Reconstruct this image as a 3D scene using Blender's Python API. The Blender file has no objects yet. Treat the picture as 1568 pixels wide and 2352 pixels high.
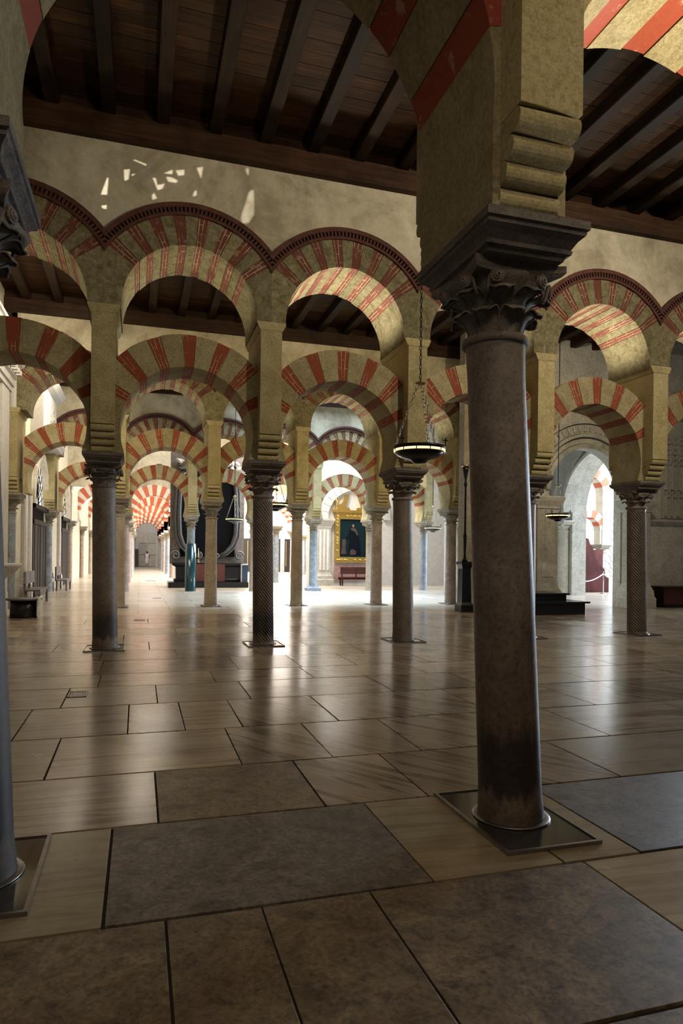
import bpy, math, random
from mathutils import Matrix, Vector
random.seed(7)
PI = math.pi
SC = bpy.context.scene
COL = SC.collection

# ------------------------------------------------------------------ camera
EYE = 1.6
cam_d = bpy.data.cameras.new('camera'); cam = bpy.data.objects.new('camera', cam_d); COL.objects.link(cam)
cam_d.sensor_fit = 'HORIZONTAL'; cam_d.sensor_width = 36.0
cam_d.lens = 36.0 * 1540 / 1568
cam_d.shift_y = 99 / 1568
cam_d.clip_start = 0.05; cam_d.clip_end = 300
cam.matrix_world = (Matrix.Translation((0, 0, EYE)) @ Matrix.Rotation(math.radians(-16.8), 4, 'Z')
                    @ Matrix.Rotation(PI / 2, 4, 'X') @ Matrix.Rotation(math.radians(0.7), 4, 'Z'))
SC.camera = cam
# ------------------------------------------------------------------ view, world
SC.view_settings.view_transform = 'Standard'; SC.view_settings.look = 'None'
SC.view_settings.gamma = 1.0; SC.view_settings.use_curve_mapping = False
SC.view_settings.exposure = 0.0
wd = bpy.data.worlds.new('world'); SC.world = wd; wd.use_nodes = True
wd.node_tree.nodes['Background'].inputs[0].default_value = (0.95, 0.88, 0.8, 1)
wd.node_tree.nodes['Background'].inputs[1].default_value = 0.025

WARM = (1.0, 0.74, 0.42); WARMW = (1.0, 0.86, 0.66); DAY = (0.78, 0.88, 1.0); DAYW = (1.0, 0.95, 0.9)
def area(name, loc, size, power, color, target=None, rot=None, sizey=None, spread=180):
    d = bpy.data.lights.new(name, 'AREA'); d.energy = power; d.color = color
    d.shape = 'RECTANGLE'; d.size = size; d.size_y = sizey or size; d.spread = math.radians(spread)
    o = bpy.data.objects.new(name, d); COL.objects.link(o); o.location = loc
    if target is not None:
        o.rotation_euler = (Vector(target) - Vector(loc)).to_track_quat('-Z', 'Y').to_euler()
    elif rot: o.rotation_euler = rot
    return o
def spot(name, loc, target, power, color, angle=90, blend=0.6, rad=0.06):
    d = bpy.data.lights.new(name, 'SPOT'); d.energy = power; d.color = color
    d.spot_size = math.radians(angle); d.spot_blend = blend; d.shadow_soft_size = rad
    o = bpy.data.objects.new(name, d); COL.objects.link(o); o.location = loc
    o.rotation_euler = (Vector(target) - Vector(loc)).to_track_quat('-Z', 'Y').to_euler()
    return o

# grid of the hall (metres)
PITCH = 2.66; X0 = -0.57
ROWY = [3.6, 11.8, 20.6, 28.9]                 # the four arcades seen frontally
def gx(i, row=2): return (-0.86 + 2.83 * i) if row == 1 else X0 + PITCH * i
CEIL = 8.42

# daylight from roof lights over the third bay and beyond
area('skylight_third_bay', (7.2, 24.75, 8.75), 8.6, 2100, (0.62, 0.8, 1.0), rot=(0, 0, 0), sizey=7.2, spread=80)
area('skylight_fourth_bay', (7.5, 32.0, 8.75), 3.6, 2200, DAYW, rot=(0, 0, 0), sizey=4.6)
area('skylight_far_nave', (0.8, 56, 8.2), 3.0, 2400, DAYW, rot=(0, 0, 0), sizey=40.0)
area('skylight_far_choir', (9.0, 48, 8.2), 9.0, 14000, DAYW, rot=(0, 0, 0), sizey=22.0)
# tall daylit windows of the side chapel beyond the portal on the right
area('window_side_chapel', (32.0, 23.5, 5.0), 9.0, 10000, (0.7, 0.84, 1.0), target=(18, 22, 2.2), sizey=7.0)
area('skylight_side_chapel', (24.0, 25.0, 8.6), 8.0, 2500, DAY, rot=(0, 0, 0), sizey=8.0)
# added area lights inside the hall, brightening the left chapel fronts
area('chapel_front_fill', (-1.6, 24.5, 7.6), 2.0, 420, WARMW, target=(-3.5, 25, 3.0), sizey=5.0)
area('chapel_front_fill_2', (-1.8, 34, 7.6), 2.0, 220, WARMW, target=(-3.5, 34, 3.0), sizey=7.0)
area('chapel_front_fill_3', (-1.2, 16, 7.4), 1.6, 260, WARMW, target=(-3.3, 17.5, 5.0), sizey=4.0)
# added fill light behind the camera for the near arcade and floor
area('fill_behind_camera', (0.2, -2.2, 6.0), 3.5, 80, (1.0, 0.8, 0.58), target=(1.2, 5.0, 1.0), sizey=2.0)
# ------------------------------------------------------------------ node materials
def mat(name):
    m = bpy.data.materials.new(name); m.use_nodes = True
    nt = m.node_tree; b = nt.nodes['Principled BSDF']
    return m, nt, b
def N(nt, t, **kw):
    n = nt.nodes.new(t)
    for k, v in kw.items():
        if k.startswith('i_'):
            key = k[2:]
            key = int(key) if key.isdigit() else key.replace('_', ' ')
            n.inputs[key].default_value = v
        else: setattr(n, k, v)
    return n
def ramp(nt, fac, stops):
    r = nt.nodes.new('ShaderNodeValToRGB'); e = r.color_ramp.elements
    while len(e) < len(stops): e.new(0.5)
    for el, (p, c) in zip(e, stops): el.position = p; el.color = (*c, 1) if len(c) == 3 else c
    nt.links.new(fac, r.inputs[0]); return r
def mixc(nt, fac, a, b, mode='MIX'):
    n = nt.nodes.new('ShaderNodeMix'); n.data_type = 'RGBA'; n.blend_type = mode
    for sock, v in ((n.inputs['Factor'], fac), (n.inputs['A'], a), (n.inputs['B'], b)):
        if isinstance(v, (int, float)): sock.default_value = v
        elif isinstance(v, tuple): sock.default_value = (*v, 1)
        else: nt.links.new(v, sock)
    return n.outputs['Result']
def coords(nt, kind='Object', scale=(1, 1, 1), rot=(0, 0, 0), rand=0.0):
    tc = nt.nodes.new('ShaderNodeTexCoord'); mp = nt.nodes.new('ShaderNodeMapping')
    mp.inputs['Scale'].default_value = scale; mp.inputs['Rotation'].default_value = rot
    if any(rot):      # turn first, then stretch
        mp.inputs['Rotation'].default_value = (0, 0, 0); m0 = nt.nodes.new('ShaderNodeMapping'); m0.inputs['Rotation'].default_value = rot
        nt.links.new(tc.outputs[kind], m0.inputs['Vector']); nt.links.new(m0.outputs[0], mp.inputs['Vector'])
    else: nt.links.new(tc.outputs[kind], mp.inputs['Vector'])
    if rand:
        oi = nt.nodes.new('ShaderNodeObjectInfo'); mm = N(nt, 'ShaderNodeMath', operation='MULTIPLY', i_1=rand)
        nt.links.new(oi.outputs['Random'], mm.inputs[0]); nt.links.new(mm.outputs[0], mp.inputs['Location'])
    return mp.outputs[0]
def noise(nt, vec, scale, detail=6, rough=0.6, dist=0.0):
    n = N(nt, 'ShaderNodeTexNoise', i_Scale=scale, i_Detail=detail, i_Roughness=rough, i_Distortion=dist)
    nt.links.new(vec, n.inputs['Vector']); return n.outputs['Fac']
def bump(nt, b, h, strength=0.3, dist=0.02):
    n = N(nt, 'ShaderNodeBump', i_Strength=strength, i_Distance=dist)
    nt.links.new(h, n.inputs['Height']); nt.links.new(n.outputs[0], b.inputs['Normal'])
def objrand(nt):
    return nt.nodes.new('ShaderNodeObjectInfo').outputs['Random']

def stone(name, c1, c2, c3, scale=3.0, rough=0.85, bmp=0.5, fine=40, rand=20.0, vary=0.25, bd=0.03, grain=0.85):
    """pitted stone / plaster: three tones, blotches and fine grain"""
    m, nt, b = mat(name); v = coords(nt, rand=rand)
    n1 = noise(nt, v, scale, 8, 0.7, 0.5); n2 = noise(nt, v, fine, 6, 0.8)
    r = ramp(nt, n1, [(0.32, c1), (0.5, c2), (0.68, c3)])
    g = ramp(nt, n2, [(0.34, (0.5, 0.47, 0.42)), (0.58, (1, 1, 1))])
    c = mixc(nt, grain, r.outputs[0], g.outputs[0], 'MULTIPLY')
    rr = ramp(nt, objrand(nt), [(0, (1 - vary,) * 3), (1, (1.0,) * 3)])
    c = mixc(nt, 1.0, c, rr.outputs[0], 'MULTIPLY')
    nt.links.new(c, b.inputs['Base Color']); b.inputs['Roughness'].default_value = rough
    ad = N(nt, 'ShaderNodeMath', operation='ADD'); nt.links.new(n1, ad.inputs[0]); nt.links.new(n2, ad.inputs[1])
    bump(nt, b, ad.outputs[0], min(1.0, bmp), bd)
    return m
def redbrick(name, base=(0.27, 0.055, 0.03), dark=(0.16, 0.03, 0.02), mortar=(0.5, 0.42, 0.28), wear=0.57, mw=0.006):
    m, nt, b = mat(name); v = coords(nt, 'UV'); vo = coords(nt, rand=30.0)
    br = N(nt, 'ShaderNodeTexBrick', i_Scale=1.0, i_Mortar_Size=mw, i_Brick_Width=0.29, i_Row_Height=0.062, i_Mortar_Smooth=0.2)
    br.inputs['Color1'].default_value = (*base, 1); br.inputs['Color2'].default_value = (*dark, 1); br.inputs['Mortar'].default_value = (*mortar, 1)
    nt.links.new(v, br.inputs['Vector'])
    n1 = noise(nt, vo, 5, 8, 0.7); n2 = noise(nt, vo, 28, 5, 0.75)
    w = ramp(nt, n1, [(wear, (0, 0, 0)), (wear + 0.06, (1, 1, 1))])
    # painted-over joints: mortar hidden except where worn
    hide = ramp(nt, noise(nt, vo, 2.2, 3), [(0.42, (1, 1, 1)), (0.58, (0, 0, 0))])
    mf = N(nt, 'ShaderNodeMath', operation='MULTIPLY'); nt.links.new(br.outputs['Fac'], mf.inputs[0]); nt.links.new(hide.outputs[0], mf.inputs[1])
    c0 = mixc(nt, n2, base, dark)
    c = mixc(nt, mf.outputs[0], c0, mortar)
    wf = N(nt, 'ShaderNodeMath', operation='MULTIPLY', i_1=0.4); nt.links.new(w.outputs[0], wf.inputs[0])
    c = mixc(nt, wf.outputs[0], c, mortar)
    nt.links.new(c, b.inputs['Base Color']); b.inputs['Roughness'].default_value = 0.85
    ad = N(nt, 'ShaderNodeMath', operation='SUBTRACT'); nt.links.new(n2, ad.inputs[0]); nt.links.new(br.outputs['Fac'], ad.inputs[1])
    bump(nt, b, ad.outputs[0], 0.45, 0.012)
    return m
def plain(name, c, rough=0.6, metal=0.0, emit=None, es=0.0, spec=0.5, trans=0.0, alpha=1.0):
    m, nt, b = mat(name); b.inputs['Base Color'].default_value = (*c, 1)
    b.inputs['Roughness'].default_value = rough; b.inputs['Metallic'].default_value = metal
    b.inputs['Specular IOR Level'].default_value = spec
    v = coords(nt, rand=9.0); n = noise(nt, v, 12, 5)
    r = ramp(nt, n, [(0.3, tuple(x * 0.75 for x in c)), (0.7, tuple(min(1, x * 1.1) for x in c))])
    nt.links.new(r.outputs[0], b.inputs['Base Color'])
    if emit: b.inputs['Emission Color'].default_value = (*emit, 1); b.inputs['Emission Strength'].default_value = es
    b.inputs['Transmission Weight'].default_value = trans
    return m

MT = {}
MT['cream'] = stone('cream_voussoir_stone', (0.42, 0.35, 0.17), (0.56, 0.47, 0.25), (0.64, 0.56, 0.34), 4, 0.9, 0.9, 30)
MT['cream_rough'] = stone('rough_cream_stone', (0.25, 0.21, 0.1), (0.46, 0.4, 0.21), (0.62, 0.55, 0.33), 7, 0.95, 1.0, 18, bd=0.07)
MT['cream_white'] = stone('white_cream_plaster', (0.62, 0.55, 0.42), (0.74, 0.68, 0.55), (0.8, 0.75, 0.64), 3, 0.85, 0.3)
MT['pier'] = stone('yellow_pier_stone', (0.4, 0.33, 0.15), (0.55, 0.46, 0.23), (0.62, 0.54, 0.3), 2.2, 0.9, 0.6, 34)
MT['plaster'] = stone('old_wall_plaster', (0.26, 0.225, 0.15), (0.47, 0.42, 0.3), (0.6, 0.55, 0.42), 0.8, 0.9, 0.2, 3.2, rand=0.0, vary=0.0, grain=0.45)
MT['red'] = redbrick('red_voussoir_brick', (0.29, 0.062, 0.02), (0.17, 0.032, 0.011), (0.48, 0.38, 0.22), wear=0.62, mw=0.005)
MT['red_row1'] = redbrick('red_painted_plaster', (0.32, 0.06, 0.02), (0.2, 0.03, 0.011), (0.55, 0.45, 0.3), wear=0.57, mw=0.0)
MT['red_brown'] = redbrick('brown_red_brick', (0.15, 0.042, 0.02), (0.085, 0.022, 0.012), (0.42, 0.33, 0.2), wear=0.58, mw=0.006)
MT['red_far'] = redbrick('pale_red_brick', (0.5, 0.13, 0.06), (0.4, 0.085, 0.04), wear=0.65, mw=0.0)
MT['dentil'] = stone('dark_red_dentil_brick', (0.06, 0.02, 0.014), (0.11, 0.035, 0.02), (0.15, 0.05, 0.03), 9, 0.85, 0.5)
MT['impost'] = stone('dark_impost_stone', (0.17, 0.145, 0.135), (0.26, 0.225, 0.205), (0.35, 0.3, 0.27), 6, 0.85, 0.9, 30)
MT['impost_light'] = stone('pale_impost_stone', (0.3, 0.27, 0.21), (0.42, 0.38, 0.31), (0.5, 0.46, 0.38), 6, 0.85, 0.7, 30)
MT['capital'] = stone('carved_capital_stone', (0.2, 0.17, 0.14), (0.32, 0.27, 0.23), (0.42, 0.36, 0.31), 8, 0.8, 0.8, 36)
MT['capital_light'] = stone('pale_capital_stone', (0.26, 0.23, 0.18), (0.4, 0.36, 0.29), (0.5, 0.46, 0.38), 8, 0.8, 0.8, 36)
MT['portal'] = stone('pale_limestone', (0.45, 0.43, 0.37), (0.58, 0.56, 0.5), (0.66, 0.64, 0.58), 2.5, 0.85, 0.4, 20)
MT['white'] = stone('white_stucco', (0.62, 0.6, 0.56), (0.72, 0.7, 0.67), (0.78, 0.77, 0.74), 3, 0.8, 0.2)
MT['pink'] = stone('pink_marble', (0.4, 0.2, 0.17), (0.5, 0.3, 0.27), (0.6, 0.45, 0.42), 5, 0.4, 0.1)

def column_mat(name, a, b_, c, stain=True, rough=0.55, vein=1.0):
    m, nt, b = mat(name); v = coords(nt, rand=12.0); vz = coords(nt)
    n1 = noise(nt, v, 3.0, 10, 0.75, 1.2); n2 = noise(nt, v, 38, 6, 0.8)
    r = ramp(nt, n1, [(0.34, a), (0.5, b_), (0.66, c)])
    g = ramp(nt, n2, [(0.34, (0.38, 0.34, 0.3)), (0.5, (1, 1, 1)), (0.7, (1.3, 1.25, 1.2))])
    c0 = mixc(nt, 0.8, r.outputs[0], g.outputs[0], 'MULTIPLY')
    if stain:   # worn dark band left by hands and damp round the foot of the shaft
        sx = nt.nodes.new('ShaderNodeSeparateXYZ'); nt.links.new(vz, sx.inputs[0])
        ns = noise(nt, coords(nt, scale=(6, 6, 1.2)), 2.5, 5)
        mm = N(nt, 'ShaderNodeMath', operation='MULTIPLY', i_1=0.35); nt.links.new(ns, mm.inputs[0])
        ad = N(nt, 'ShaderNodeMath', operation='ADD'); nt.links.new(sx.outputs[2], ad.inputs[0]); nt.links.new(mm.outputs[0], ad.inputs[1])
        dv = N(nt, 'ShaderNodeMath', operation='DIVIDE', i_1=2.0); nt.links.new(ad.outputs[0], dv.inputs[0])
        st = ramp(nt, dv.outputs[0], [(0.0, (0.35,) * 3), (0.17, (0.9, 0.8, 0.65)), (0.2, (0.1, 0.08, 0.07)), (0.33, (0.13, 0.1, 0.085)), (0.42, (0.75, 0.62, 0.5)), (0.8, (1, 1, 1))])
        c0 = mixc(nt, 0.9, c0, st.outputs[0], 'MULTIPLY')
    nt.links.new(c0, b.inputs['Base Color']); b.inputs['Roughness'].default_value = rough
    bump(nt, b, n2, 0.25, 0.006)
    return m
MT['col_grey'] = column_mat('grey_brown_marble', (0.12, 0.097, 0.083), (0.18, 0.148, 0.128), (0.25, 0.212, 0.186))
MT['col_tan'] = column_mat('tan_marble', (0.24, 0.19, 0.14), (0.33, 0.27, 0.2), (0.4, 0.34, 0.27), False)
MT['col_dark'] = column_mat('dark_brown_marble', (0.1, 0.08, 0.065), (0.15, 0.12, 0.1), (0.19, 0.16, 0.13), False)
MT['col_purple'] = column_mat('dark_purple_marble', (0.05, 0.042, 0.042), (0.075, 0.062, 0.06), (0.1, 0.085, 0.08))  # darkest of the column marbles, for the cut-off left column
MT['col_blue'] = column_mat('blue_grey_marble', (0.12, 0.14, 0.16), (0.2, 0.23, 0.26), (0.3, 0.34, 0.37), False)
MT['col_pink'] = column_mat('rose_marble', (0.22, 0.16, 0.14), (0.32, 0.25, 0.22), (0.42, 0.35, 0.32), False)

def wood(name, a, b_, axis='X', rough=0.55, bmp=0.3):
    m, nt, b = mat(name)
    sc = {'X': (0.6, 14, 14), 'Y': (14, 0.6, 14), 'Z': (14, 14, 0.6)}[axis]
    v = coords(nt, scale=sc, rand=25.0); n1 = noise(nt, v, 1.6, 7, 0.65, 0.6)
    n2 = noise(nt, coords(nt, rand=25.0), 1.5, 3)
    r = ramp(nt, n1, [(0.3, a), (0.7, b_)])
    kn = ramp(nt, n2, [(0.3, (0.55,) * 3), (0.65, (1.1,) * 3)])
    c = mixc(nt, 1.0, r.outputs[0], kn.outputs[0], 'MULTIPLY')
    rr = ramp(nt, objrand(nt), [(0, (0.55,) * 3), (1, (1.15,) * 3)])
    c = mixc(nt, 1.0, c, rr.outputs[0], 'MULTIPLY')
    nt.links.new(c, b.inputs['Base Color']); b.inputs['Roughness'].default_value = rough; b.inputs['Specular IOR Level'].default_value = 0.12
    bump(nt, b, n1, bmp, 0.01); return m
MT['board'] = wood('dark_ceiling_board', (0.018, 0.0075, 0.003), (0.085, 0.037, 0.013), 'X')
MT['beam'] = wood('dark_ceiling_beam', (0.014, 0.008, 0.005), (0.04, 0.021, 0.011), 'Y')
MT['plate'] = wood('brown_wall_plate', (0.025, 0.012, 0.007), (0.07, 0.034, 0.016), 'X')
MT['door'] = wood('dark_door_wood', (0.008, 0.0045, 0.0035), (0.02, 0.011, 0.008), 'Z')
MT['bench'] = wood('dark_bench_wood', (0.05, 0.02, 0.018), (0.1, 0.04, 0.035), 'X', 0.35)
MT['benchgrey'] = wood('worn_grey_bench_wood', (0.12, 0.11, 0.12), (0.22, 0.2, 0.21), 'Y', 0.4)

def marble(name, a, b_, c, rot=0.0, rough=0.19, streak=9.0, contrast=1.0):
    m, nt, b = mat(name)
    v = coords(nt, scale=(0.4, streak * 0.8, 1), rot=(0, 0, rot), rand=40.0)
    n1 = noise(nt, v, 0.8, 5, 0.55, 0.8); n2 = noise(nt, coords(nt, rand=40.0), 2.4, 6, 0.65)
    nf = noise(nt, coords(nt, scale=(1.2, streak * 3, 1), rot=(0, 0, rot), rand=40.0), 2.0, 8, 0.7, 0.8)
    r = ramp(nt, n1, [(0.3, b_), (0.38, a), (0.42, c), (0.5, b_), (0.54, c), (0.6, a), (0.64, b_), (0.72, c)])
    g = ramp(nt, nf, [(0.32, (0.75, 0.72, 0.68)), (0.55, (1, 1, 1))])
    cc = mixc(nt, 0.6, r.outputs[0], g.outputs[0], 'MULTIPLY')
    g2 = ramp(nt, n2, [(0.3, (0.7, 0.66, 0.6)), (0.6, (1, 1, 1))])
    cc = mixc(nt, 0.8, cc, g2.outputs[0], 'MULTIPLY')
    rr = ramp(nt, objrand(nt), [(0, (0.7, 0.67, 0.64)), (1, (1.05, 1.03, 1.0))])
    cc = mixc(nt, 1.0, cc, rr.outputs[0], 'MULTIPLY')
    nt.links.new(cc, b.inputs['Base Color'])
    rg = ramp(nt, n2, [(0.3, (rough - 0.01,) * 3), (0.7, (rough + 0.03,) * 3)]); nt.links.new(rg.outputs[0], b.inputs['Roughness'])
    return m
MT['marble_u'] = marble('cream_veined_marble', (0.22, 0.165, 0.12), (0.42, 0.34, 0.255), (0.54, 0.45, 0.345))
MT['marble_d'] = marble('diagonally_veined_marble', (0.15, 0.11, 0.08), (0.34, 0.275, 0.205), (0.47, 0.39, 0.3), 0.95, 0.18, 7)
MT['marble_pale'] = marble('pale_marble', (0.35, 0.29, 0.19), (0.41, 0.345, 0.23), (0.45, 0.385, 0.265), 0.05, 0.25, 5)
def limestone(name, a, b_, c):
    m, nt, b = mat(name); v = coords(nt, rand=40.0)
    n1 = noise(nt, v, 2.6, 10, 0.72, 1.5); n2 = noise(nt, v, 9, 9, 0.8, 0.6)
    n4 = noise(nt, v, 42, 6, 0.75)
    vo = N(nt, 'ShaderNodeTexVoronoi', i_Scale=16.0, feature='F1'); nt.links.new(v, vo.inputs['Vector'])
    r = ramp(nt, n1, [(0.3, a), (0.5, b_), (0.7, c)])
    pit = ramp(nt, vo.outputs['Distance'], [(0.1, (0.3,) * 3), (0.26, (1.0,) * 3)])
    sp = ramp(nt, n4, [(0.36, (0.35, 0.32, 0.3)), (0.5, (1, 1, 1)), (0.68, (1.5, 1.4, 1.2))])
    g = ramp(nt, n2, [(0.36, (0.3, 0.27, 0.25)), (0.5, (0.9, 0.9, 0.9)), (0.66, (1.25, 1.2, 1.1))])
    cc = mixc(nt, 0.9, r.outputs[0], g.outputs[0], 'MULTIPLY'); cc = mixc(nt, 0.4, cc, pit.outputs[0], 'MULTIPLY'); cc = mixc(nt, 0.75, cc, sp.outputs[0], 'MULTIPLY')
    nt.links.new(cc, b.inputs['Base Color']); b.inputs['Roughness'].default_value = 0.42
    bump(nt, b, n2, 0.12, 0.006); return m
MT['lime'] = limestone('brown_limestone', (0.1, 0.07, 0.04), (0.2, 0.15, 0.09), (0.33, 0.255, 0.15))
MT['lime_grey'] = limestone('grey_limestone', (0.085, 0.07, 0.058), (0.16, 0.138, 0.115), (0.24, 0.21, 0.18))
MT['joint'] = plain('dark_floor_joint', (0.035, 0.028, 0.022), 0.9)
def far_floor():
    m, nt, b = mat('far_marble_paving'); v = coords(nt)
    br = N(nt, 'ShaderNodeTexBrick', i_Scale=1.0, i_Mortar_Size=0.008, i_Brick_Width=1.7, i_Row_Height=1.08)
    br.inputs['Color1'].default_value = (0.45, 0.4, 0.32, 1); br.inputs['Color2'].default_value = (0.36, 0.31, 0.25, 1); br.inputs['Mortar'].default_value = (0.06, 0.05, 0.04, 1)
    nt.links.new(v, br.inputs['Vector'])
    n = noise(nt, coords(nt, scale=(0.5, 3, 1)), 1.5, 7); g = ramp(nt, n, [(0.3, (0.7, 0.66, 0.6)), (0.6, (1, 1, 1))])
    c = mixc(nt, 0.8, br.outputs['Color'], g.outputs[0], 'MULTIPLY')
    nt.links.new(c, b.inputs['Base Color']); b.inputs['Roughness'].default_value = 0.25; return m
MT['far_floor'] = far_floor()
MT['iron'] = plain('black_iron', (0.012, 0.013, 0.016), 0.35, 0.6)
MT['brass'] = plain('pale_brass', (0.55, 0.42, 0.22), 0.3, 1.0)
MT['chain'] = plain('silvered_chain', (0.6, 0.55, 0.45), 0.3, 1.0)
MT['glow'] = plain('lit_lamp_band', (0.9, 0.7, 0.4), 0.5, 0, (1.0, 0.75, 0.4), 1.6)
MT['lampblack'] = plain('black_lamp_enamel', (0.008, 0.01, 0.016), 0.22, 0.3)
MT['gold'] = plain('carved_gilding', (0.55, 0.36, 0.1), 0.35, 0.9)
MT['black'] = plain('black_marble', (0.01, 0.011, 0.014), 0.25)
MT['steel'] = plain('brushed_steel_rim', (0.32, 0.3, 0.28), 0.35, 0.9)
MT['glassplate'] = plain('dark_floor_glass', (0.05, 0.045, 0.04), 0.08, 0.0)
MT['canvas'] = plain('dark_canvas', (0.004, 0.005, 0.008), 0.8, spec=0.1)
MT['teal'] = plain('teal_canvas', (0.005, 0.016, 0.02), 0.8, spec=0.08)
MT['robe'] = plain('painted_navy', (0.003, 0.005, 0.009), 0.8, spec=0.08)
MT['skin'] = plain('painted_skin', (0.22, 0.14, 0.1), 0.8, spec=0.08)
MT['lace'] = plain('painted_lace', (0.06, 0.048, 0.04), 0.8, spec=0.08)
MT['redcloth'] = plain('dull_red_marble', (0.12, 0.035, 0.03), 0.5)
MT['redwood'] = wood('dark_red_wood', (0.06, 0.015, 0.015), (0.13, 0.035, 0.03), 'Z', 0.4)
MT['silver'] = plain('grey_polished_moulding', (0.11, 0.115, 0.125), 0.3, 0.4)
MT['stucco_grey'] = plain('grey_stucco_leaf', (0.16, 0.16, 0.16), 0.6)
MT['window'] = plain('bright_window_glass', (0.9, 0.88, 0.84), 0.4, 0, (1.0, 0.93, 0.85), 1.0)
MT['rope'] = plain('white_rope', (0.7, 0.7, 0.7), 0.8)
MT['whitebox'] = plain('white_panel', (0.75, 0.78, 0.8), 0.5)
MT['bluebox'] = plain('blue_panel', (0.03, 0.06, 0.12), 0.5)
MT['cloth_w'] = plain('pale_robe', (0.6, 0.52, 0.56), 0.8)
MT['hair'] = plain('dark_hair', (0.03, 0.02, 0.015), 0.6)
MT['tube'] = plain('teal_protective_tube', (0.012, 0.045, 0.05), 0.12)
MT['blackwood'] = plain('black_lacquered_wood', (0.012, 0.011, 0.012), 0.3)

# ------------------------------------------------------------------ mesh helpers
class MB:
    def __init__(s): s.v = []; s.f = []; s.uv = []; s.sm = []
    def add(s, vs, fs, uvs=None, smooth=False):
        o = len(s.v); s.v += [tuple(p) for p in vs]
        for k, f in enumerate(fs):
            s.f.append(tuple(i + o for i in f)); s.uv.append(uvs[k] if uvs else None); s.sm.append(smooth)
        return s
    def box(s, x0, x1, y0, y1, z0, z1):
        v = [(x0, y0, z0), (x1, y0, z0), (x1, y1, z0), (x0, y1, z0), (x0, y0, z1), (x1, y0, z1), (x1, y1, z1), (x0, y1, z1)]
        return s.add(v, [(0, 3, 2, 1), (4, 5, 6, 7), (0, 1, 5, 4), (1, 2, 6, 5), (2, 3, 7, 6), (3, 0, 4, 7)])
    def prism(s, poly, y0, y1, center=None, axis='y'):
        """poly: (x,z) outline, extruded in y; centre (cx,cz) gives polar uv for brick courses"""
        n = len(poly)
        area2 = sum(poly[i][0] * poly[(i + 1) % n][1] - poly[(i + 1) % n][0] * poly[i][1] for i in range(n))
        if area2 < 0: poly = poly[::-1]
        vs = [(p[0], y0, p[1]) for p in poly] + [(p[0], y1, p[1]) for p in poly]
        fs = [tuple(range(n)), tuple(range(2 * n - 1, n - 1, -1))]
        for i in range(n): fs.append((i, i + n, (i + 1) % n + n, (i + 1) % n))
        uvs = None
        if center:
            cx, cz = center
            def pol(p):
                r = math.hypot(p[0] - cx, p[1] - cz); a = math.atan2(p[1] - cz, p[0] - cx); return r, a
            uvs = []
            for f in fs:
                u = []
                for i in f:
                    r, a = pol(poly[i % n]); u.append((r, a * 1.25))
                uvs.append(u)
            for k in range(n):
                f = fs[2 + k]; (r1, a1), (r2, a2) = pol(poly[k]), pol(poly[(k + 1) % n])
                if abs(a1 - a2) * r1 > abs(r1 - r2):
                    uvs[2 + k] = [(vs[i][1] + 0.1, pol(poly[i % n])[1] * 1.25) for i in f]
                else:
                    uvs[2 + k] = [(pol(poly[i % n])[0], vs[i][1]) for i in f]
        if axis == 'x': vs = [(y, x, z) for x, y, z in vs]; fs = [tuple(reversed(f)) for f in fs]; uvs = [list(reversed(u)) for u in uvs] if uvs else None
        return s.add(vs, fs, uvs)
    def lathe(s, prof, n=24, cx=0, cy=0, smooth=True, cap=True, tw=None):
        vs = []; fs = []; m = len(prof)
        for (r, z) in prof:
            for k in range(n):
                a = 2 * PI * k / n; vs.append((cx + r * math.cos(a), cy + r * math.sin(a), z))
        for j in range(m - 1):
            for k in range(n):
                fs.append((j * n + k, j * n + (k + 1) % n, (j + 1) * n + (k + 1) % n, (j + 1) * n + k))
        s.add(vs, fs, None, smooth)
        if cap:
            o = len(s.v) - len(vs)
            s.f.append(tuple(o + k for k in range(n - 1, -1, -1))); s.uv.append(None); s.sm.append(False)
            s.f.append(tuple(o + (m - 1) * n + k for k in range(n))); s.uv.append(None); s.sm.append(False)
        return s
    def loft(s, levels, smooth=False):
        """rectangular loft: levels of (hx, hy, z[, cx, cy])"""
        vs = []; fs = []
        for L in levels:
            hx, hy, z = L[:3]; cx, cy = L[3:5] if len(L) > 3 else (0, 0)
            vs += [(cx - hx, cy - hy, z), (cx + hx, cy - hy, z), (cx + hx, cy + hy, z), (cx - hx, cy + hy, z)]
        for j in range(len(levels) - 1):
            for k in range(4): fs.append((j * 4 + k, j * 4 + (k + 1) % 4, j * 4 + 4 + (k + 1) % 4, j * 4 + 4 + k))
        e = 4 * (len(levels) - 1); fs += [(3, 2, 1, 0), (e, e + 1, e + 2, e + 3)]
        return s.add(vs, fs, None, smooth)
    def tube(s, path, r, n=6, closed=False, smooth=True):
        pts = [Vector(p) for p in path]; m = len(pts); vs = []; fs = []; prev = None
        for i, p in enumerate(pts):
            if closed: t = pts[(i + 1) % m] - pts[i - 1]
            else: t = pts[min(i + 1, m - 1)] - pts[max(i - 1, 0)]
            t.normalize()
            if prev is None:
                u = t.orthogonal().normalized()
            else:
                u = (prev - t * prev.dot(t)); u = u.normalized() if u.length > 1e-6 else t.orthogonal().normalized()
            prev = u; w = t.cross(u); rr = r[i] if isinstance(r, (list, tuple)) else r
            for k in range(n):
                a = 2 * PI * k / n; vs.append(p + (u * math.cos(a) + w * math.sin(a)) * rr)
        rng = m if closed else m - 1
        for i in range(rng):
            for k in range(n):
                j = (i + 1) % m; fs.append((i * n + k, i * n + (k + 1) % n, j * n + (k + 1) % n, j * n + k))
        if not closed: fs += [tuple(range(n - 1, -1, -1)), tuple((m - 1) * n + k for k in range(n))]
        return s.add(vs, fs, None, smooth)
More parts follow.
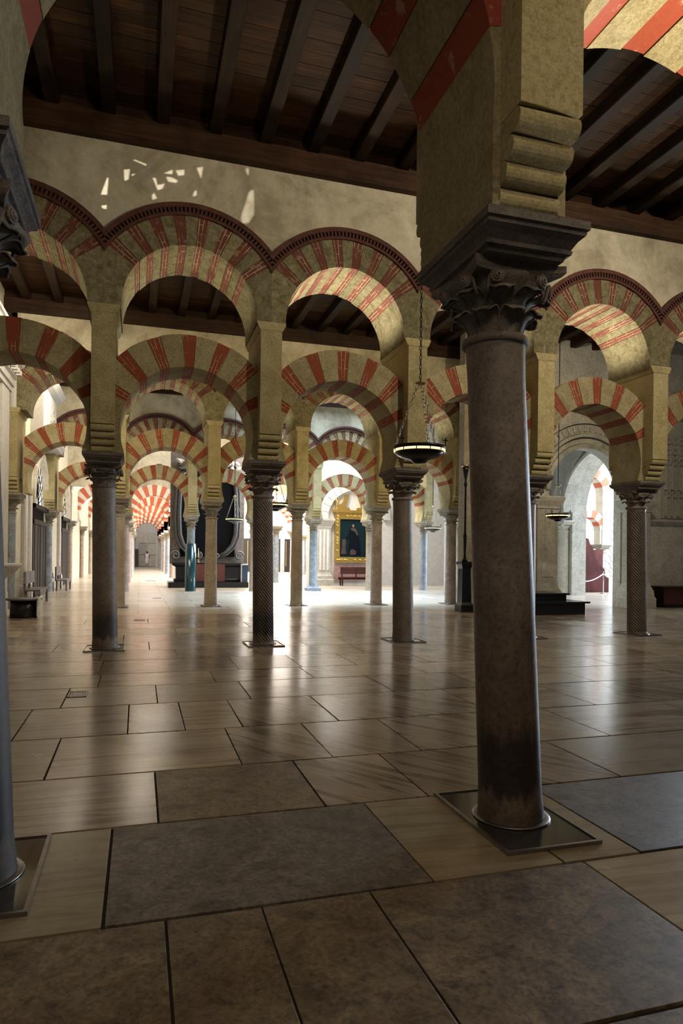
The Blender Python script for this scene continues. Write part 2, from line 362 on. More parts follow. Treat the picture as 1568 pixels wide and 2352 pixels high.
    def ball(s, c, rx, ry=None, rz=None, n=10, m=6):
        ry = ry or rx; rz = rz or rx; vs = []; fs = []
        for j in range(m + 1):
            t = PI * j / m
            for k in range(n):
                a = 2 * PI * k / n
                vs.append((c[0] + rx * math.sin(t) * math.cos(a), c[1] + ry * math.sin(t) * math.sin(a), c[2] - rz * math.cos(t)))
        for j in range(m):
            for k in range(n): fs.append((j * n + k, j * n + (k + 1) % n, (j + 1) * n + (k + 1) % n, (j + 1) * n + k))
        return s.add(vs, fs, None, True)
    def grid(s, pts, smooth=True, thick=None):
        """pts[j][i] -> surface; thick = function giving offset vector"""
        R, C = len(pts), len(pts[0]); vs = [p for row in pts for p in row]
        fs = [(j * C + i, j * C + i + 1, (j + 1) * C + i + 1, (j + 1) * C + i) for j in range(R - 1) for i in range(C - 1)]
        return s.add(vs, fs, None, smooth)
    def mesh(s, name):
        me = bpy.data.meshes.new(name); me.from_pydata(s.v, [], s.f)
        me.polygons.foreach_set('use_smooth', s.sm)
        if any(u is not None for u in s.uv):
            uvl = me.uv_layers.new(name='UVMap').data; li = 0
            for f, u in zip(s.f, s.uv):
                for k in range(len(f)):
                    if u is not None: uvl[li].uv = u[k]
                    li += 1
        me.update(); return me
    def build(s, name, material, parent=None, loc=(0, 0, 0), rotz=0.0):
        return put(name, s.mesh(name), material, parent, loc, rotz)
def put(name, me, material=None, parent=None, loc=(0, 0, 0), rotz=0.0):
    if material is not None and not me.materials: me.materials.append(MT[material] if isinstance(material, str) else material)
    o = bpy.data.objects.new(name, me); COL.objects.link(o)
    o.location = loc; o.rotation_euler = (0, 0, rotz); o.parent = parent
    return o
def empty(name, loc=(0, 0, 0), rotz=0.0):
    o = bpy.data.objects.new(name, None); COL.objects.link(o); o.location = loc; o.rotation_euler = (0, 0, rotz); return o
def tag(o, label=None, cat=None, group=None, kind=None):
    if label: o['label'] = label
    if cat: o['category'] = cat
    if group: o['group'] = group
    if kind or cat: o['kind'] = kind or 'thing'
    return o
def struct(o, label): o['kind'] = 'structure'; o['label'] = label; return o
def clip(poly, a, b, c):
    """keep a*x+b*z<=c"""
    out = []; n = len(poly)
    for i in range(n):
        p, q = poly[i], poly[(i + 1) % n]; dp, dq = a * p[0] + b * p[1] - c, a * q[0] + b * q[1] - c
        if dp <= 0: out.append(p)
        if dp * dq < 0:
            t = dp / (dp - dq); out.append((p[0] + t * (q[0] - p[0]), p[1] + t * (q[1] - p[1])))
    return out
def arcpts(cx, cz, r, a0, a1, n): return [(cx + r * math.cos(math.radians(a0 + (a1 - a0) * k / n)), cz + r * math.sin(math.radians(a0 + (a1 - a0) * k / n))) for k in range(n + 1)]
ORD = ['first', 'second', 'third', 'fourth', 'fifth', 'sixth', 'seventh', 'eighth', 'ninth', 'tenth']

# ================================================================== FLOOR
floor = MB().box(-4, 40, -3, 90, -0.3, -0.012).build('floor', 'joint')
struct(floor, 'polished stone slab floor of the hall')
MBf = MB(); MBf.box(-3.6, 40, 18.0, 90, -0.2, 0.0); fo = MBf.build('paving_field', 'far_floor', floor); fo['kind'] = 'stuff'
def slab(x0, x1, y0, y1, m):
    g = 0.006; j = lambda: random.uniform(-0.003, 0.003)
    cx, cy = (x0 + x1) / 2, (y0 + y1) / 2; hx, hy = (x1 - x0) / 2 - g, (y1 - y0) / 2 - g * 1.8; e = 0.002; z = random.uniform(-0.001, 0.0)
    P = [(-hx + j(), -hy + j()), (hx + j(), -hy + j()), (hx + j(), hy + j()), (-hx + j(), hy + j())]
    sgn = [(1, 1), (-1, 1), (-1, -1), (1, -1)]
    vs = [(p[0], p[1], -0.03) for p in P] + [(p[0], p[1], z - 0.0012) for p in P] + [(p[0] + s_[0] * e, p[1] + s_[1] * e, z) for p, s_ in zip(P, sgn)]
    fs = [(8, 9, 10, 11)]
    for k in range(4):
        q = (k + 1) % 4; fs += [(k, q, q + 4, k + 4), (k + 4, q + 4, q + 8, k + 8)]
    return MB().add(vs, fs).build('slab', m, floor, (cx, cy, 0))
JY = [0.9, 1.95, 3.02, 4.11, 5.09, 6.2, 7.39, 8.43, 9.3, 10.45, 11.5, 12.55, 13.65, 14.7, 15.8, 16.9, 18.0]
KNOWN = {
 1: [(-2.4, 'lime'), (0.13, 'lime'), (0.55, 'lime'), (1.07, 'lime'), (2.26, 'marble_pale'), (4.3, None)],
 2: [(-1.9, 'marble_pale'), (-0.13, 'lime_grey'), (1.41, 'marble_pale'), (2.16, 'marble_pale'), (2.64, 'lime_grey'), (4.2, 'lime'), (5.5, None)],
 3: [(-2.3, 'marble_u'), (0.13, 'lime'), (1.16, 'marble_d'), (1.87, 'marble_d'), (3.41, 'marble_pale'), (5.0, 'marble_d'), (6.6, None)],
 4: [(-2.4, 'marble_pale'), (-0.62, 'marble_u'), (0.77, 'marble_d'), (1.49, 'marble_d'), (2.25, 'marble_d'), (4.1, 'marble_u'), (5.6, 'marble_pale'), (7.0, None)],
 5: [(-3.4, 'marble_pale'), (-1.01, 'marble_u'), (-0.08, 'marble_d'), (0.42, 'marble_u'), (0.94, 'marble_d'), (1.87, 'marble_d'), (3.5, 'marble_u'), (4.8, 'marble_d'), (6.4, 'marble_u'), (7.9, None)],
 6: [(-3.4, 'marble_u'), (-1.8, 'marble_u'), (-0.75, 'marble_pale'), (0.21, 'marble_pale'), (1.21, 'marble_u'), (2.9, 'marble_d'), (4.1, 'marble_u'), (5.7, 'marble_u'), (7.2, 'marble_d'), (8.8, None)],
 7: [(-3.4, 'marble_u'), (-2.0, 'marble_pale'), (-0.45, 'marble_u'), (0.94, 'marble_u'), (2.2, 'marble_d'), (3.8, 'marble_u'), (5.0, 'marble_d'), (6.9, 'marble_u'), (8.4, 'marble_u'), (9.8, None)],
}
KNOWN[0] = [(-2.0, 'lime_grey'), (-0.5, 'lime'), (0.35, 'lime_grey'), (1.4, 'lime'), (2.9, None)]
for r in range(len(JY) - 1):
    y0, y1 = JY[r], JY[r + 1]
    if r in KNOWN:
        L = KNOWN[r]
        for (xa, m), (xb, _) in zip(L, L[1:]): slab(xa, xb, y0, y1, m)
    else:
        x = -3.5; xe = 1.0 + 0.95 * y1
        while x < xe:
            w = random.uniform(0.8, 1.9); slab(x, x + w, y0, y1, random.choice(['marble_u', 'marble_u', 'marble_pale', 'marble_d'])); x += w
for (x, y, w, d, lab) in [(-0.64, 8.06, 0.2, 0.32, 'small black slotted drain grate set in the floor left of centre'), (0.03, 16.6, 0.26, 0.3, 'thin dark drain grate beyond the left column of the second arcade'),
                     (0.62, 24.5, 0.3, 0.3, 'dark drain grate in the aisle floor between third and fourth arcade'), (0.64, 39.6, 0.5, 0.5, 'dark drain grate far down the bright aisle')]:
    g = empty('drain_grate', (x, y, 0.0)); tag(g, lab, 'grate', 'floor drain grates')
    b = MB(); b.box(-w / 2, w / 2, -d / 2, -d / 2 + 0.02, 0, 0.006); b.box(-w / 2, w / 2, d / 2 - 0.02, d / 2, 0, 0.006); b.box(-w / 2, -w / 2 + 0.015, -d / 2, d / 2, 0, 0.006); b.box(w / 2 - 0.015, w / 2, -d / 2, d / 2, 0, 0.006); b.box(-w / 2, w / 2, -d / 2, d / 2, 0, 0.002); b.build('frame', 'black', g)
    for k in range(1, 8):
        xx = -w / 2 + k * w / 8; MB().box(xx - 0.004, xx + 0.004, -d / 2 + 0.02, d / 2 - 0.02, 0.002, 0.007).build('slat', 'iron', g)

# ================================================================== COLUMNS
def leaf_mesh(w, h, out, curl):
    """hooded water leaf standing at the origin (outward = +y): rounded tip rolled over, raised rim"""
    prof = []      # (y, z, half width factor)
    for t in (0, .18, .36, .52, .66, .78): prof.append((out * 0.75 * t ** 2.0, h * t, 0.5 - 0.05 * math.sin(PI * t)))
    y0, z0, _ = prof[-1]
    for k in range(1, 8):
        a = k / 7; ang = math.radians(150 * a)
        prof.append((y0 + curl * 1.5 * math.sin(ang * 0.62) + curl * 0.5 * a, z0 + curl * 1.35 * math.sin(ang) - curl * 0.45 * a, 0.5 * math.sqrt(max(0.0, 1 - (a * 0.93) ** 4))))
    m = MB(); rows = []; N_ = 9
    for j, (y, z, f) in enumerate(prof):
        row = []
        for i in range(N_):
            u = (i - 4) / 4; t = j / (len(prof) - 1)
            bul = w * 0.13 * (1 - u * u)
            row.append((u * w * f, y + bul - 0.02 * (1 - t), z))
        rows.append(row)
    m.grid(rows); m.grid([[(x * 0.96, y - 0.014, z - 0.004) for x, y, z in r][::-1] for r in rows])
    rim = [r[0] for r in rows] + [rows[-1][k] for k in range(1, N_ - 1)] + [r[-1] for r in rows[::-1]]
    m.tube([(x, y + 0.003, z) for x, y, z in rim], 0.0065, 5)
    return m.mesh('leaf')
def volute_mesh(r):
    pts = []
    for k in range(34):
        a = k / 33 * 2.6 * 2 * PI; rr = r * (1 - 0.86 * k / 33); pts.append((rr * math.cos(a + PI / 2), 0.012 + 0.02 * k / 33, rr * math.sin(a + PI / 2)))
    m = MB(); m.tube(pts, 0.0085, 6); 
    stem = [(r * 0.05, 0.012, r), (-r * 0.6, 0.01, r * 0.85), (-r * 1.1, 0.0, 0.1 * r), (-r * 1.25, -0.01, -r * 1.0), (-r * 1.3, -0.03, -r * 2.1)]
    m.tube(stem, 0.009, 6)
    m.lathe([(r * 0.95, 0), (r * 1.0, 0.0), (r * 0.9, 0.012), (0.001, 0.014)], 16, cap=False)
    vv = m.v[-64:]
    for i in range(len(m.v) - 64, len(m.v)): x, y, z = m.v[i]; m.v[i] = (x, z, -y)
    return m.mesh('volute')
LEAF_BIG = leaf_mesh(0.15, 0.15, 0.05, 0.034); LEAF_TOP = leaf_mesh(0.155, 0.155, 0.06, 0.036); VOL = volute_mesh(0.038)
def bell(z0, z1, r0):
    h = z1 - z0
    return [(r0 + 0.0, z0 - 0.02), (r0 + 0.025, z0 - 0.012), (r0 + 0.03, z0 + 0.01), (r0 + 0.02, z0 + 0.03), (r0 - 0.01, z0 + 0.035), (r0 - 0.015, z0 + 0.1 * h + .03), (r0 - 0.005, z0 + 0.45 * h), (r0 + 0.03, z0 + 0.7 * h), (r0 + 0.08, z0 + 0.9 * h), (r0 + 0.1, z0 + h)]
def abacus(m, z0, z1, hs):
    """concave-sided slab"""
    pts = []
    for q in range(4):
        a = q * PI / 2
        for k in range(8):
            t = -1 + 2 * k / 8; x = hs * t; y = hs * (1 - 0.17 * (1 - t * t)); 
            pts.append((x * math.cos(a) + y * math.sin(a), -x * math.sin(a) + y * math.cos(a)))
    pts = pts[::-1]; n = len(pts)
    vs = [(x * 0.93, y * 0.93, z0) for x, y in pts] + [(x, y, z0 + 0.35 * (z1 - z0)) for x, y in pts] + [(x, y, z1) for x, y in pts]
    fs = [tuple(range(n - 1, -1, -1)), tuple(range(2 * n, 3 * n))]
    for j in range(2):
        for k in range(n): fs.append((j * n + k, j * n + (k + 1) % n, (j + 1) * n + (k + 1) % n, (j + 1) * n + k))
    m.add(vs, fs)
def merge(m, me, loc, rz, scale=1.0):
    c, s = math.cos(rz), math.sin(rz); off = len(m.v)
    for v in me.vertices:
        x, y, z = v.co * scale; m.v.append((loc[0] + x * c - y * s, loc[1] + x * s + y * c, loc[2] + z))
    for p in me.polygons: m.f.append(tuple(i + off for i in p.vertices)); m.uv.append(None); m.sm.append(True)
IMPOST = [(0.24, 0.33, 0.0), (0.245, 0.345, 0.03), (0.265, 0.37, 0.035), (0.27, 0.375, 0.06), (0.26, 0.37, 0.068), (0.275, 0.41, 0.11), (0.3, 0.45, 0.14), (0.305, 0.455, 0.16), (0.3, 0.45, 0.165), (0.315, 0.47, 0.175), (0.315, 0.47, 0.235), (0.3, 0.455, 0.245)]
CACHE = {}
def column(x, y, label, shaftmat='col_grey', twist=False, shaft_top=2.67, top=3.2, r0=0.205, r1=0.185, lean=(0, 0), detail=True, light=False, plinth=None, grp=None, short=False, capm=None, impm=None):
    c = empty('column', (x, y, 0)); tag(c, label, 'column', grp)
    impz = top - 0.18
    # shaft
    key = ('shaft', twist, shaft_top, r0, r1, lean, detail)
    if key not in CACHE:
        m = MB(); n = 120 if twist else (40 if detail else 20); L = 130 if twist else 14; vs = []; fs = []
        for j in range(L + 1):
            t = j / L; z = t * shaft_top
            r = r0 + (r1 - r0) * t ** 1.3
            if t < 0.02: r += 0.012
            if t > 0.985: r += 0.008
            for k in range(n):
                a = 2 * PI * k / n; rr = r
                if twist:
                    if 0.02 < t < 0.97: rr = r - 0.02 * (0.5 + 0.5 * math.cos(20 * a)) ** 1.5
                    a -= t * 12.0
                vs.append((rr * math.cos(a) + lean[0] * (1 - t), rr * math.sin(a) + lean[1] * (1 - t), z))
        for j in range(L):
            for k in range(n): fs.append((j * n + k, j * n + (k + 1) % n, (j + 1) * n + (k + 1) % n, (j + 1) * n + k))
        m.add(vs, fs, None, True); CACHE[key] = m.mesh('shaft')
    me = CACHE[key]
    if me.materials: me = me.copy(); me.materials.clear()
    put('shaft', me, shaftmat, c)
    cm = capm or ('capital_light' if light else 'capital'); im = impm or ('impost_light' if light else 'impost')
    # capital
    key = ('cap', shaft_top, impz, r1, detail)
    h = impz - shaft_top
    if key not in CACHE:
        m = MB(); m.lathe(bell(shaft_top, impz - 0.05, r1), 28 if detail else 16); abacus(m, impz - 0.06, impz, 0.29)
        if not detail:
            for k in range(8): merge(m, LEAF_BIG, ((r1 - 0.01) * math.sin(k * PI / 4), (r1 - 0.01) * math.cos(k * PI / 4), shaft_top + 0.03), -k * PI / 4, h / 0.3 * 0.62)
            for k in range(8): merge(m, LEAF_TOP, ((r1) * math.sin((k + .5) * PI / 4), r1 * math.cos((k + .5) * PI / 4), shaft_top + 0.03 + h * 0.33), -(k + .5) * PI / 4, h / 0.3 * 0.75)
        CACHE[key] = m.mesh('capital')
    me = CACHE[key]
    if me.materials and me.materials[0] != MT[cm]: me = me.copy(); me.materials.clear()
    cap = put('capital', me, cm, c)
    if detail:
        for k in range(8):
            a = k * PI / 4
            l = put('leaf', LEAF_BIG, None, cap, ((r1 - 0.012) * math.sin(a), (r1 - 0.012) * math.cos(a), shaft_top + 0.03), -a); l.scale = (0.95, 1.05, h / 0.3 * 0.62)
        for k in range(8):
            a = (k + 0.5) * PI / 4
            l = put('leaf', LEAF_TOP, None, cap, ((r1 - 0.008) * math.sin(a), (r1 - 0.008) * math.cos(a), shaft_top + 0.03 + h * 0.27), -a); l.scale = (0.95, 1.3, h / 0.31 * 0.6)
        for q in range(4):
            for s in (-1, 1):
                a = q * PI / 2 + PI / 4 + s * 0.3; rr = r1 + 0.125
                v = put('volute', VOL, None, cap, (rr * math.sin(a), rr * math.cos(a), impz - 0.1), -(q * PI / 2 + PI / 4 + s * 0.42)); v.scale = (s, 1, 1)
    # impost block
    key = ('imp',)
    if key not in CACHE: CACHE[key] = MB().loft(IMPOST).mesh('impost')
    me = CACHE[key]
    if me.materials and me.materials[0] != MT[im]: me = me.copy(); me.materials.clear()
    put('impost', me, im, c, (0, 0, impz)).scale = (1, 1, 0.18 / 0.245)
    if plinth:
        hx, hy = plinth; lx, ly = lean
        b = MB(); b.box(lx - hx, lx + hx, ly - hy, ly + hy, 0.0005, 0.012); b.build('base_plate', 'glassplate', c)
        b = MB()
        for (a0, a1, b0, b1) in ((-hx - .02, hx + .02, -hy - .02, -hy), (-hx - .02, hx + .02, hy, hy + .02), (-hx - .02, -hx, -hy, hy), (hx, hx + .02, -hy, hy)): b.box(lx + a0, lx + a1, ly + b0, ly + b1, 0.0005, 0.02)
        b.build('base_rim', 'steel', c)
        b = MB(); b.lathe([(r0 + 0.03, 0.012), (r0 + 0.045, 0.018), (r0 + 0.04, 0.024), (r0 + 0.012, 0.024)], 32, lx, ly, cap=False); b.build('base_ring', 'steel', c)
    return c
for me_ in (LEAF_BIG, LEAF_TOP, VOL): me_.materials.append(MT['capital'])

# ================================================================== ARCADES
HALF = PITCH / 2
def arch_parts(half, r, zc, R, spring, y, red_n, red_w, a_lo, matred, matcream, jit, chord=None):
    """list of (name, mesh) for a horseshoe ring of alternating voussoirs, local to the bay middle"""
    out = []; rnd = random.Random(11); cl = half - (0.175 if spring < 4 else 0)
    span = 180 - 2 * a_lo; cw = (span - red_n * red_w) / (red_n - 1); a = a_lo
    seq = []
    for k in range(red_n):
        seq.append((a, a + red_w, True)); a += red_w
        if k < red_n - 1: seq.append((a, a + cw, False)); a += cw
    for (a0, a1, isred) in seq:
        ri = r + rnd.uniform(-jit, jit) + (0.006 if isred else 0); Ro = R + rnd.uniform(-jit, jit)
        d0, d1 = rnd.uniform(-.25, .25), rnd.uniform(-.25, .25)
        inner = arcpts(0, zc, ri, a0 + 0.12, a1 - 0.12, 4); outer = arcpts(0, zc, Ro, a1 - 0.1, a0 + 0.1, 4)
        poly = clip(clip(inner + outer, 1, 0, cl), -1, 0, cl)
        yy = y + (0.0 if isred else 0.004) + rnd.uniform(-.004, .004)
        m = MB().prism(poly, -yy, yy, (0, zc)).mesh('voussoir'); m.materials.append(MT[matred if isred else matcream]); out.append(('voussoir', m))
    lowang = -math.degrees(math.asin(min(0.9, (zc - spring) / r))) if zc > spring else 0
    lowang = max(lowang, -6 if r > 1.1 and spring > 3.3 and spring < 4 else -20)
    for s in (1, -1):
        inner = arcpts(0, zc, r, lowang, a_lo, 12)
        poly = [(half, spring), (inner[0][0], spring)] + inner + [(R * math.cos(math.radians(a_lo)), zc + R * math.sin(math.radians(a_lo)))]
        if poly[-1][0] < half: poly.append((half, poly[-1][1] if False else zc + math.tan(math.radians(a_lo)) * half * 0 + math.sqrt(max(0, R * R - half * half)) if R > half else poly[-1][1]))
        poly = clip(poly, 1, 0, cl)
        if s < 0: poly = [(-x, z) for x, z in poly][::-1]
        m = MB().prism(poly, -y, y).mesh('springer'); m.materials.append(MT[matcream]); out.append(('springer', m))
    return out
LOW = {}; UPP = {}
for rn, (half, r, zc, R, sp, n, w, alo, mr, mc) in {
        1: (1.415, 1.2, 4.08, 1.7, 3.45, 7, 9.5, 14, 'red_row1', 'cream'), 2: (HALF, 1.08, 3.61, 1.61, 3.2, 7, 8, 23, 'red', 'cream'),
        3: (HALF, 1.08, 3.61, 1.61, 3.2, 8, 7, 20, 'red', 'cream'), 4: (HALF, 1.08, 3.61, 1.6, 3.2, 8, 8, 17, 'red', 'cream'),
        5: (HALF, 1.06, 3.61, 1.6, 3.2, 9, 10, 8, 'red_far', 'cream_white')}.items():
    LOW[rn] = arch_parts(half, r, zc, R, sp, 0.46 if rn == 1 else 0.41, n, w, alo, mr, mc, 0.006)
for rn, (half, mr, mc) in {1: (1.415, 'red_row1', 'cream'), 2: (HALF, 'red_brown', 'cream_rough'), 3: (HALF, 'red_brown', 'cream_rough'), 4: (HALF, 'red_brown', 'cream_rough')}.items():
    UPP[rn] = arch_parts(half, half - 0.25, 5.53 + (0.35 if rn == 1 else 0), 1.56, 5.45, 0.62, 8, 6.8, 35, mr, mc, 0.012)
def ring_clip(r0, r1, zc, a0, a1, half, n=28):
    return clip(clip(arcpts(0, zc, r0, a0, a1, n) + arcpts(0, zc, r1, a1, a0, n), 1, 0, half), -1, 0, half)
def dentil_meshes(half, zc):
    band = MB()
    for (r0, r1, y) in ((1.555, 1.6, 0.655), (1.675, 1.75, 0.675)):
        A = math.degrees(math.acos(min(1, half / r1)))
        for k in range(24):
            a0 = 30 + 120 * k / 24; a1 = 30 + 120 * (k + 1) / 24
            p = ring_clip(r0, r1, zc, a0, a1, half, 1)
            if len(p) > 2: band.prism(p, -y, y)
    core = MB()
    for k in range(24):
        p = ring_clip(1.6, 1.675, zc, 30 + 5 * k, 35 + 5 * k, half, 1)
        if len(p) > 2: band.prism(p, -0.575, 0.575)
    den = MB()
    for k in range(52):
        a = 32 + 116 * k / 51
        p = ring_clip(1.595, 1.68, zc, a - 0.62, a + 0.62, half, 1)
        if len(p) > 2: den.prism(p, -0.66, 0.66)
    b, d = band.mesh('brick_band'), den.mesh('dentil_course'); b.materials.append(MT['dentil']); d.materials.append(MT['dentil']); return b, d
DEN = {1: dentil_meshes(1.415, 5.88), 2: dentil_meshes(HALF, 5.53)}
PLACE = {1: 'nearest', 2: 'second', 3: 'third', 4: 'fourth'}
def bayname(row, i):
    if row == 1: return {-1: 'beyond the left edge', 0: 'between the two near columns', 1: 'in the top right corner'}[i]
    return '%s from the left wall' % ORD[i + 1]
def lower_arch(row, i, kind=None, y=None, label=None):
    k = kind or row; xm = (gx(i, row) + gx(i + 1, row)) / 2
    a = empty('horseshoe_arch', (xm, ROWY[row - 1] if y is None else y, 0))
    tag(a, label or 'striped lower horseshoe arch of the %s arcade, %s' % (PLACE[row], bayname(row, i)), 'arch', 'striped lower arches')
    for nm, me in LOW[k]: put(nm, me, None, a)
    return a
def upper_arch(row, i):
    xm = (gx(i, row) + gx(i + 1, row)) / 2
    a = empty('upper_arch', (xm, ROWY[row - 1], 0))
    tag(a, 'striped upper arch of the %s arcade, %s' % (PLACE[row], bayname(row, i)), 'arch', 'striped upper arches')
    for nm, me in UPP[row]: put(nm, me, None, a)
    b, d = DEN[1 if row == 1 else 2]
    put('brick_band', b, None, a); put('dentil_course', d, None, a)['kind'] = 'stuff'
    return a
PIERM = {}
def pier(row, i, label, rolls=True, ztop=5.47):
    zt = ztop + (0.35 if row == 1 else 0); key = (row == 1,)
    zb = 3.45 if row == 1 else 3.2
    p = empty('pier', (gx(i, row) - (0.14 if i == -1 else 0), ROWY[row - 1], zb)); tag(p, label, 'pier', 'piers above the columns')
    if key not in PIERM:
        m = MB(); w = 0.18; D = 0.66
        m.box(-w, w, -D, D, 0.42, zt - zb - 0.12); m.box(-w * 0.9, w * 0.9, -0.4, 0.4, 0.0, 0.42)
        sh = m.mesh('pier_shaft'); sh.materials.append(MT['pier'])
        c = MB().loft([(w, D, zt - zb - 0.12), (w + 0.02, D + 0.012, zt - zb - 0.1), (0.245, D + 0.012, zt - zb), (0.245, D, zt - zb + 0.03)]).mesh('corbel'); c.materials.append(MT['pier'])
        R = []
        for s in (-1, 1):
            for k in range(4):
                z0 = 0.42 * k / 4; d = 0.43 + 0.062 * k
                pts = [(s * 0.3, z0)] + [(s * (d - 0.01 + 0.05 * math.cos(t)), z0 + 0.0525 + 0.0525 * math.sin(t) / math.sin(1.35)) for t in [-1.35, -1.05, -.7, -.35, 0, .35, .7, 1.05, 1.35]] + [(s * 0.3, z0 + 0.105)]
                mm = MB().prism(pts, -w * 0.99, w * 0.99, axis='x').mesh('roll'); mm.materials.append(MT['pier']); R.append(mm)
        PIERM[key] = (sh, c, R)
    sh, c, R = PIERM[key]
    put('pier_shaft', sh, None, p); put('corbel', c, None, p)
    for mm in R: put('roll', mm, None, p)
    return p
def arcade_wall(row, i0, i1, name, label):
    """plaster above the dentil arches up to the wall plate, one mesh"""
    half = 1.415 if row == 1 else HALF; zc = 5.53 + (0.35 if row == 1 else 0); m = MB()
    for i in range(i0, i1):
        xm = (gx(i, row) + gx(i + 1, row)) / 2; A = math.degrees(math.acos(half / 1.74))
        arc = arcpts(0, zc, 1.74, 180 - A, A, 20); arc[0] = (-half, arc[0][1]); arc[-1] = (half, arc[-1][1])
        for (p, q) in zip(arc, arc[1:]):
            m.prism([(xm + p[0], p[1]), (xm + q[0], q[1]), (xm + q[0], 8.8), (xm + p[0], 8.8)], ROWY[row - 1] - 0.6, ROWY[row - 1] + 0.6)
    o = m.build(name, 'plaster'); struct(o, label); return o

# row 1 ------------------------------------------------------------
column(gx(0, 1), 3.6, 'near grey marble column cut off by the left edge of the picture', 'col_purple', shaft_top=2.87, top=3.45, r0=0.19, r1=0.168, lean=(0.1, 0.04), plinth=(0.29, 0.41))
column(gx(1, 1) + 0.065, 3.6, 'large near column of mottled grey marble with a wide dark impost', 'col_grey', shaft_top=2.87, top=3.45, r0=0.19, r1=0.168, lean=(0.17, 0.04), plinth=(0.28, 0.45))
column(gx(2, 1), 3.6, 'grey marble column just outside the right edge beside the camera', 'col_grey', shaft_top=2.87, top=3.45, plinth=(0.28, 0.45))
for i, l in ((0, 'shaded stone pier at the upper left edge above the cut-off column'), (1, 'large yellow stone pier with rolled corbel above the near column'), (2, 'stone pier outside the right edge above its column')): pier(1, i, l)
for i in (-1, 0, 1): lower_arch(1, i); upper_arch(1, i)
arcade_wall(1, -1, 2, 'wall_near', 'plaster wall above the nearest arcade')
# row 2 ------------------------------------------------------------
column(gx(-1) - 0.14, 11.8, 'stone half column of the second arcade engaged in the left wall', 'col_tan')
column(gx(0), 11.8, 'pitted grey column of the second arcade left of the twisted column', 'col_grey', lean=(0.05, 0), plinth=(0.3, 0.36), shaft_top=2.68, r0=0.2, r1=0.18)
column(gx(1), 11.8, 'twisted fluted column left of the picture centre', 'col_grey', twist=True, lean=(0.04, 0), plinth=(0.3, 0.34), shaft_top=2.6, r0=0.185, r1=0.175)
column(gx(2), 11.8, 'smooth dark brown column behind the largest hanging lamp', 'col_dark', lean=(0.05, 0), plinth=(0.3, 0.34), shaft_top=2.66, r0=0.2, r1=0.175)
column(gx(3), 11.8, 'column of the second arcade mostly hidden behind the large near column', 'col_grey', plinth=(0.3, 0.34))
column(gx(4), 11.8, 'twisted fluted column at the right in front of the stone portal', 'col_dark', twist=True, lean=(0.06, 0), plinth=(0.3, 0.34), shaft_top=2.66, r0=0.2, r1=0.185)
column(gx(5), 11.8, 'column of the second arcade beyond the right edge of the picture', 'col_grey', plinth=(0.3, 0.34))
for i in range(-1, 6): pier(2, i, 'tall yellow stone pier of the second arcade, %s from the left wall' % ORD[i + 1])
for i in range(-1, 5): lower_arch(2, i); upper_arch(2, i)
arcade_wall(2, -1, 5, 'wall_second', 'stained plaster wall above the second arcade')
# row 3 ------------------------------------------------------------
mats3 = {-1: 'col_blue', 0: 'col_tan', 1: 'col_tan', 2: 'col_tan', 3: 'col_pink', 4: 'col_pink'}
lab3 = {-1: 'half column of the third arcade engaged in the left wall', 0: 'tan column of the third arcade just right of the pitted grey column', 1: 'speckled tan column of the third arcade in front of the dark altarpiece',
        2: 'slim tan column of the third arcade right of the left twisted column', 3: 'tan column of the third arcade beside the framed portrait', 4: 'pale rose column of the third arcade next to the tall candlestick'}
for i in range(-1, 5): column(gx(i) - (0.2 if i == -1 else 0), 20.6, lab3[i], mats3[i], light=True, detail=False, plinth=(0.28, 0.32) if i >= 0 else None, shaft_top=2.66, r0=0.19 if i >= 0 else 0.13, r1=0.165 if i >= 0 else 0.12)
for i in range(-1, 5): pier(3, i, 'yellow stone pier of the third arcade, %s from the left wall' % ORD[i + 1])
for i in range(-1, 4): lower_arch(3, i); upper_arch(3, i)
arcade_wall(3, -1, 4, 'wall_third', 'pale plaster wall above the third arcade')
# row 4 ------------------------------------------------------------
mats4 = {-1: 'col_blue', 0: 'col_pink', 1: 'col_blue', 2: 'col_tan', 3: 'col_blue', 4: 'col_tan', 5: 'col_blue'}
lab4 = {-1: 'half column of the fourth arcade engaged in the left wall', 0: 'brown column of the fourth arcade at the left of the bright aisle', 1: 'short column of the fourth arcade wrapped in a teal protective tube', 2: 'column of the fourth arcade hidden behind the left twisted column',
        3: 'blue grey column on a square plinth left of the framed portrait', 4: 'pale column of the fourth arcade right of the framed portrait', 5: 'blue grey column of the fourth arcade below the small right lamp'}
for i in range(-1, 6):
    c = column(gx(i) - (0.2 if i == -1 else 0), 28.9, lab4[i], mats4[i], light=True, detail=False, shaft_top=2.66, r0=0.18 if i >= 0 else 0.13, r1=0.16 if i >= 0 else 0.12)
    if i == 1: MB().lathe([(0.225, 0.01), (0.225, 2.0), (0.21, 2.0), (0.21, 0.01), (0.225, 0.01)], 28, cap=False).build('protective_tube', 'tube', c)
    if i == 3: MB().loft([(0.3, 0.3, 0), (0.3, 0.3, 0.14), (0.24, 0.24, 0.16), (0.22, 0.22, 0.22)]).build('plinth', 'col_blue', c)
for i in range(-1, 6): pier(4, i, 'stone pier of the fourth arcade, %s from the left wall' % ORD[i + 1])
for i in range(-1, 5): lower_arch(4, i); upper_arch(4, i)
arcade_wall(4, -1, 5, 'wall_fourth', 'pale plaster wall above the fourth arcade')

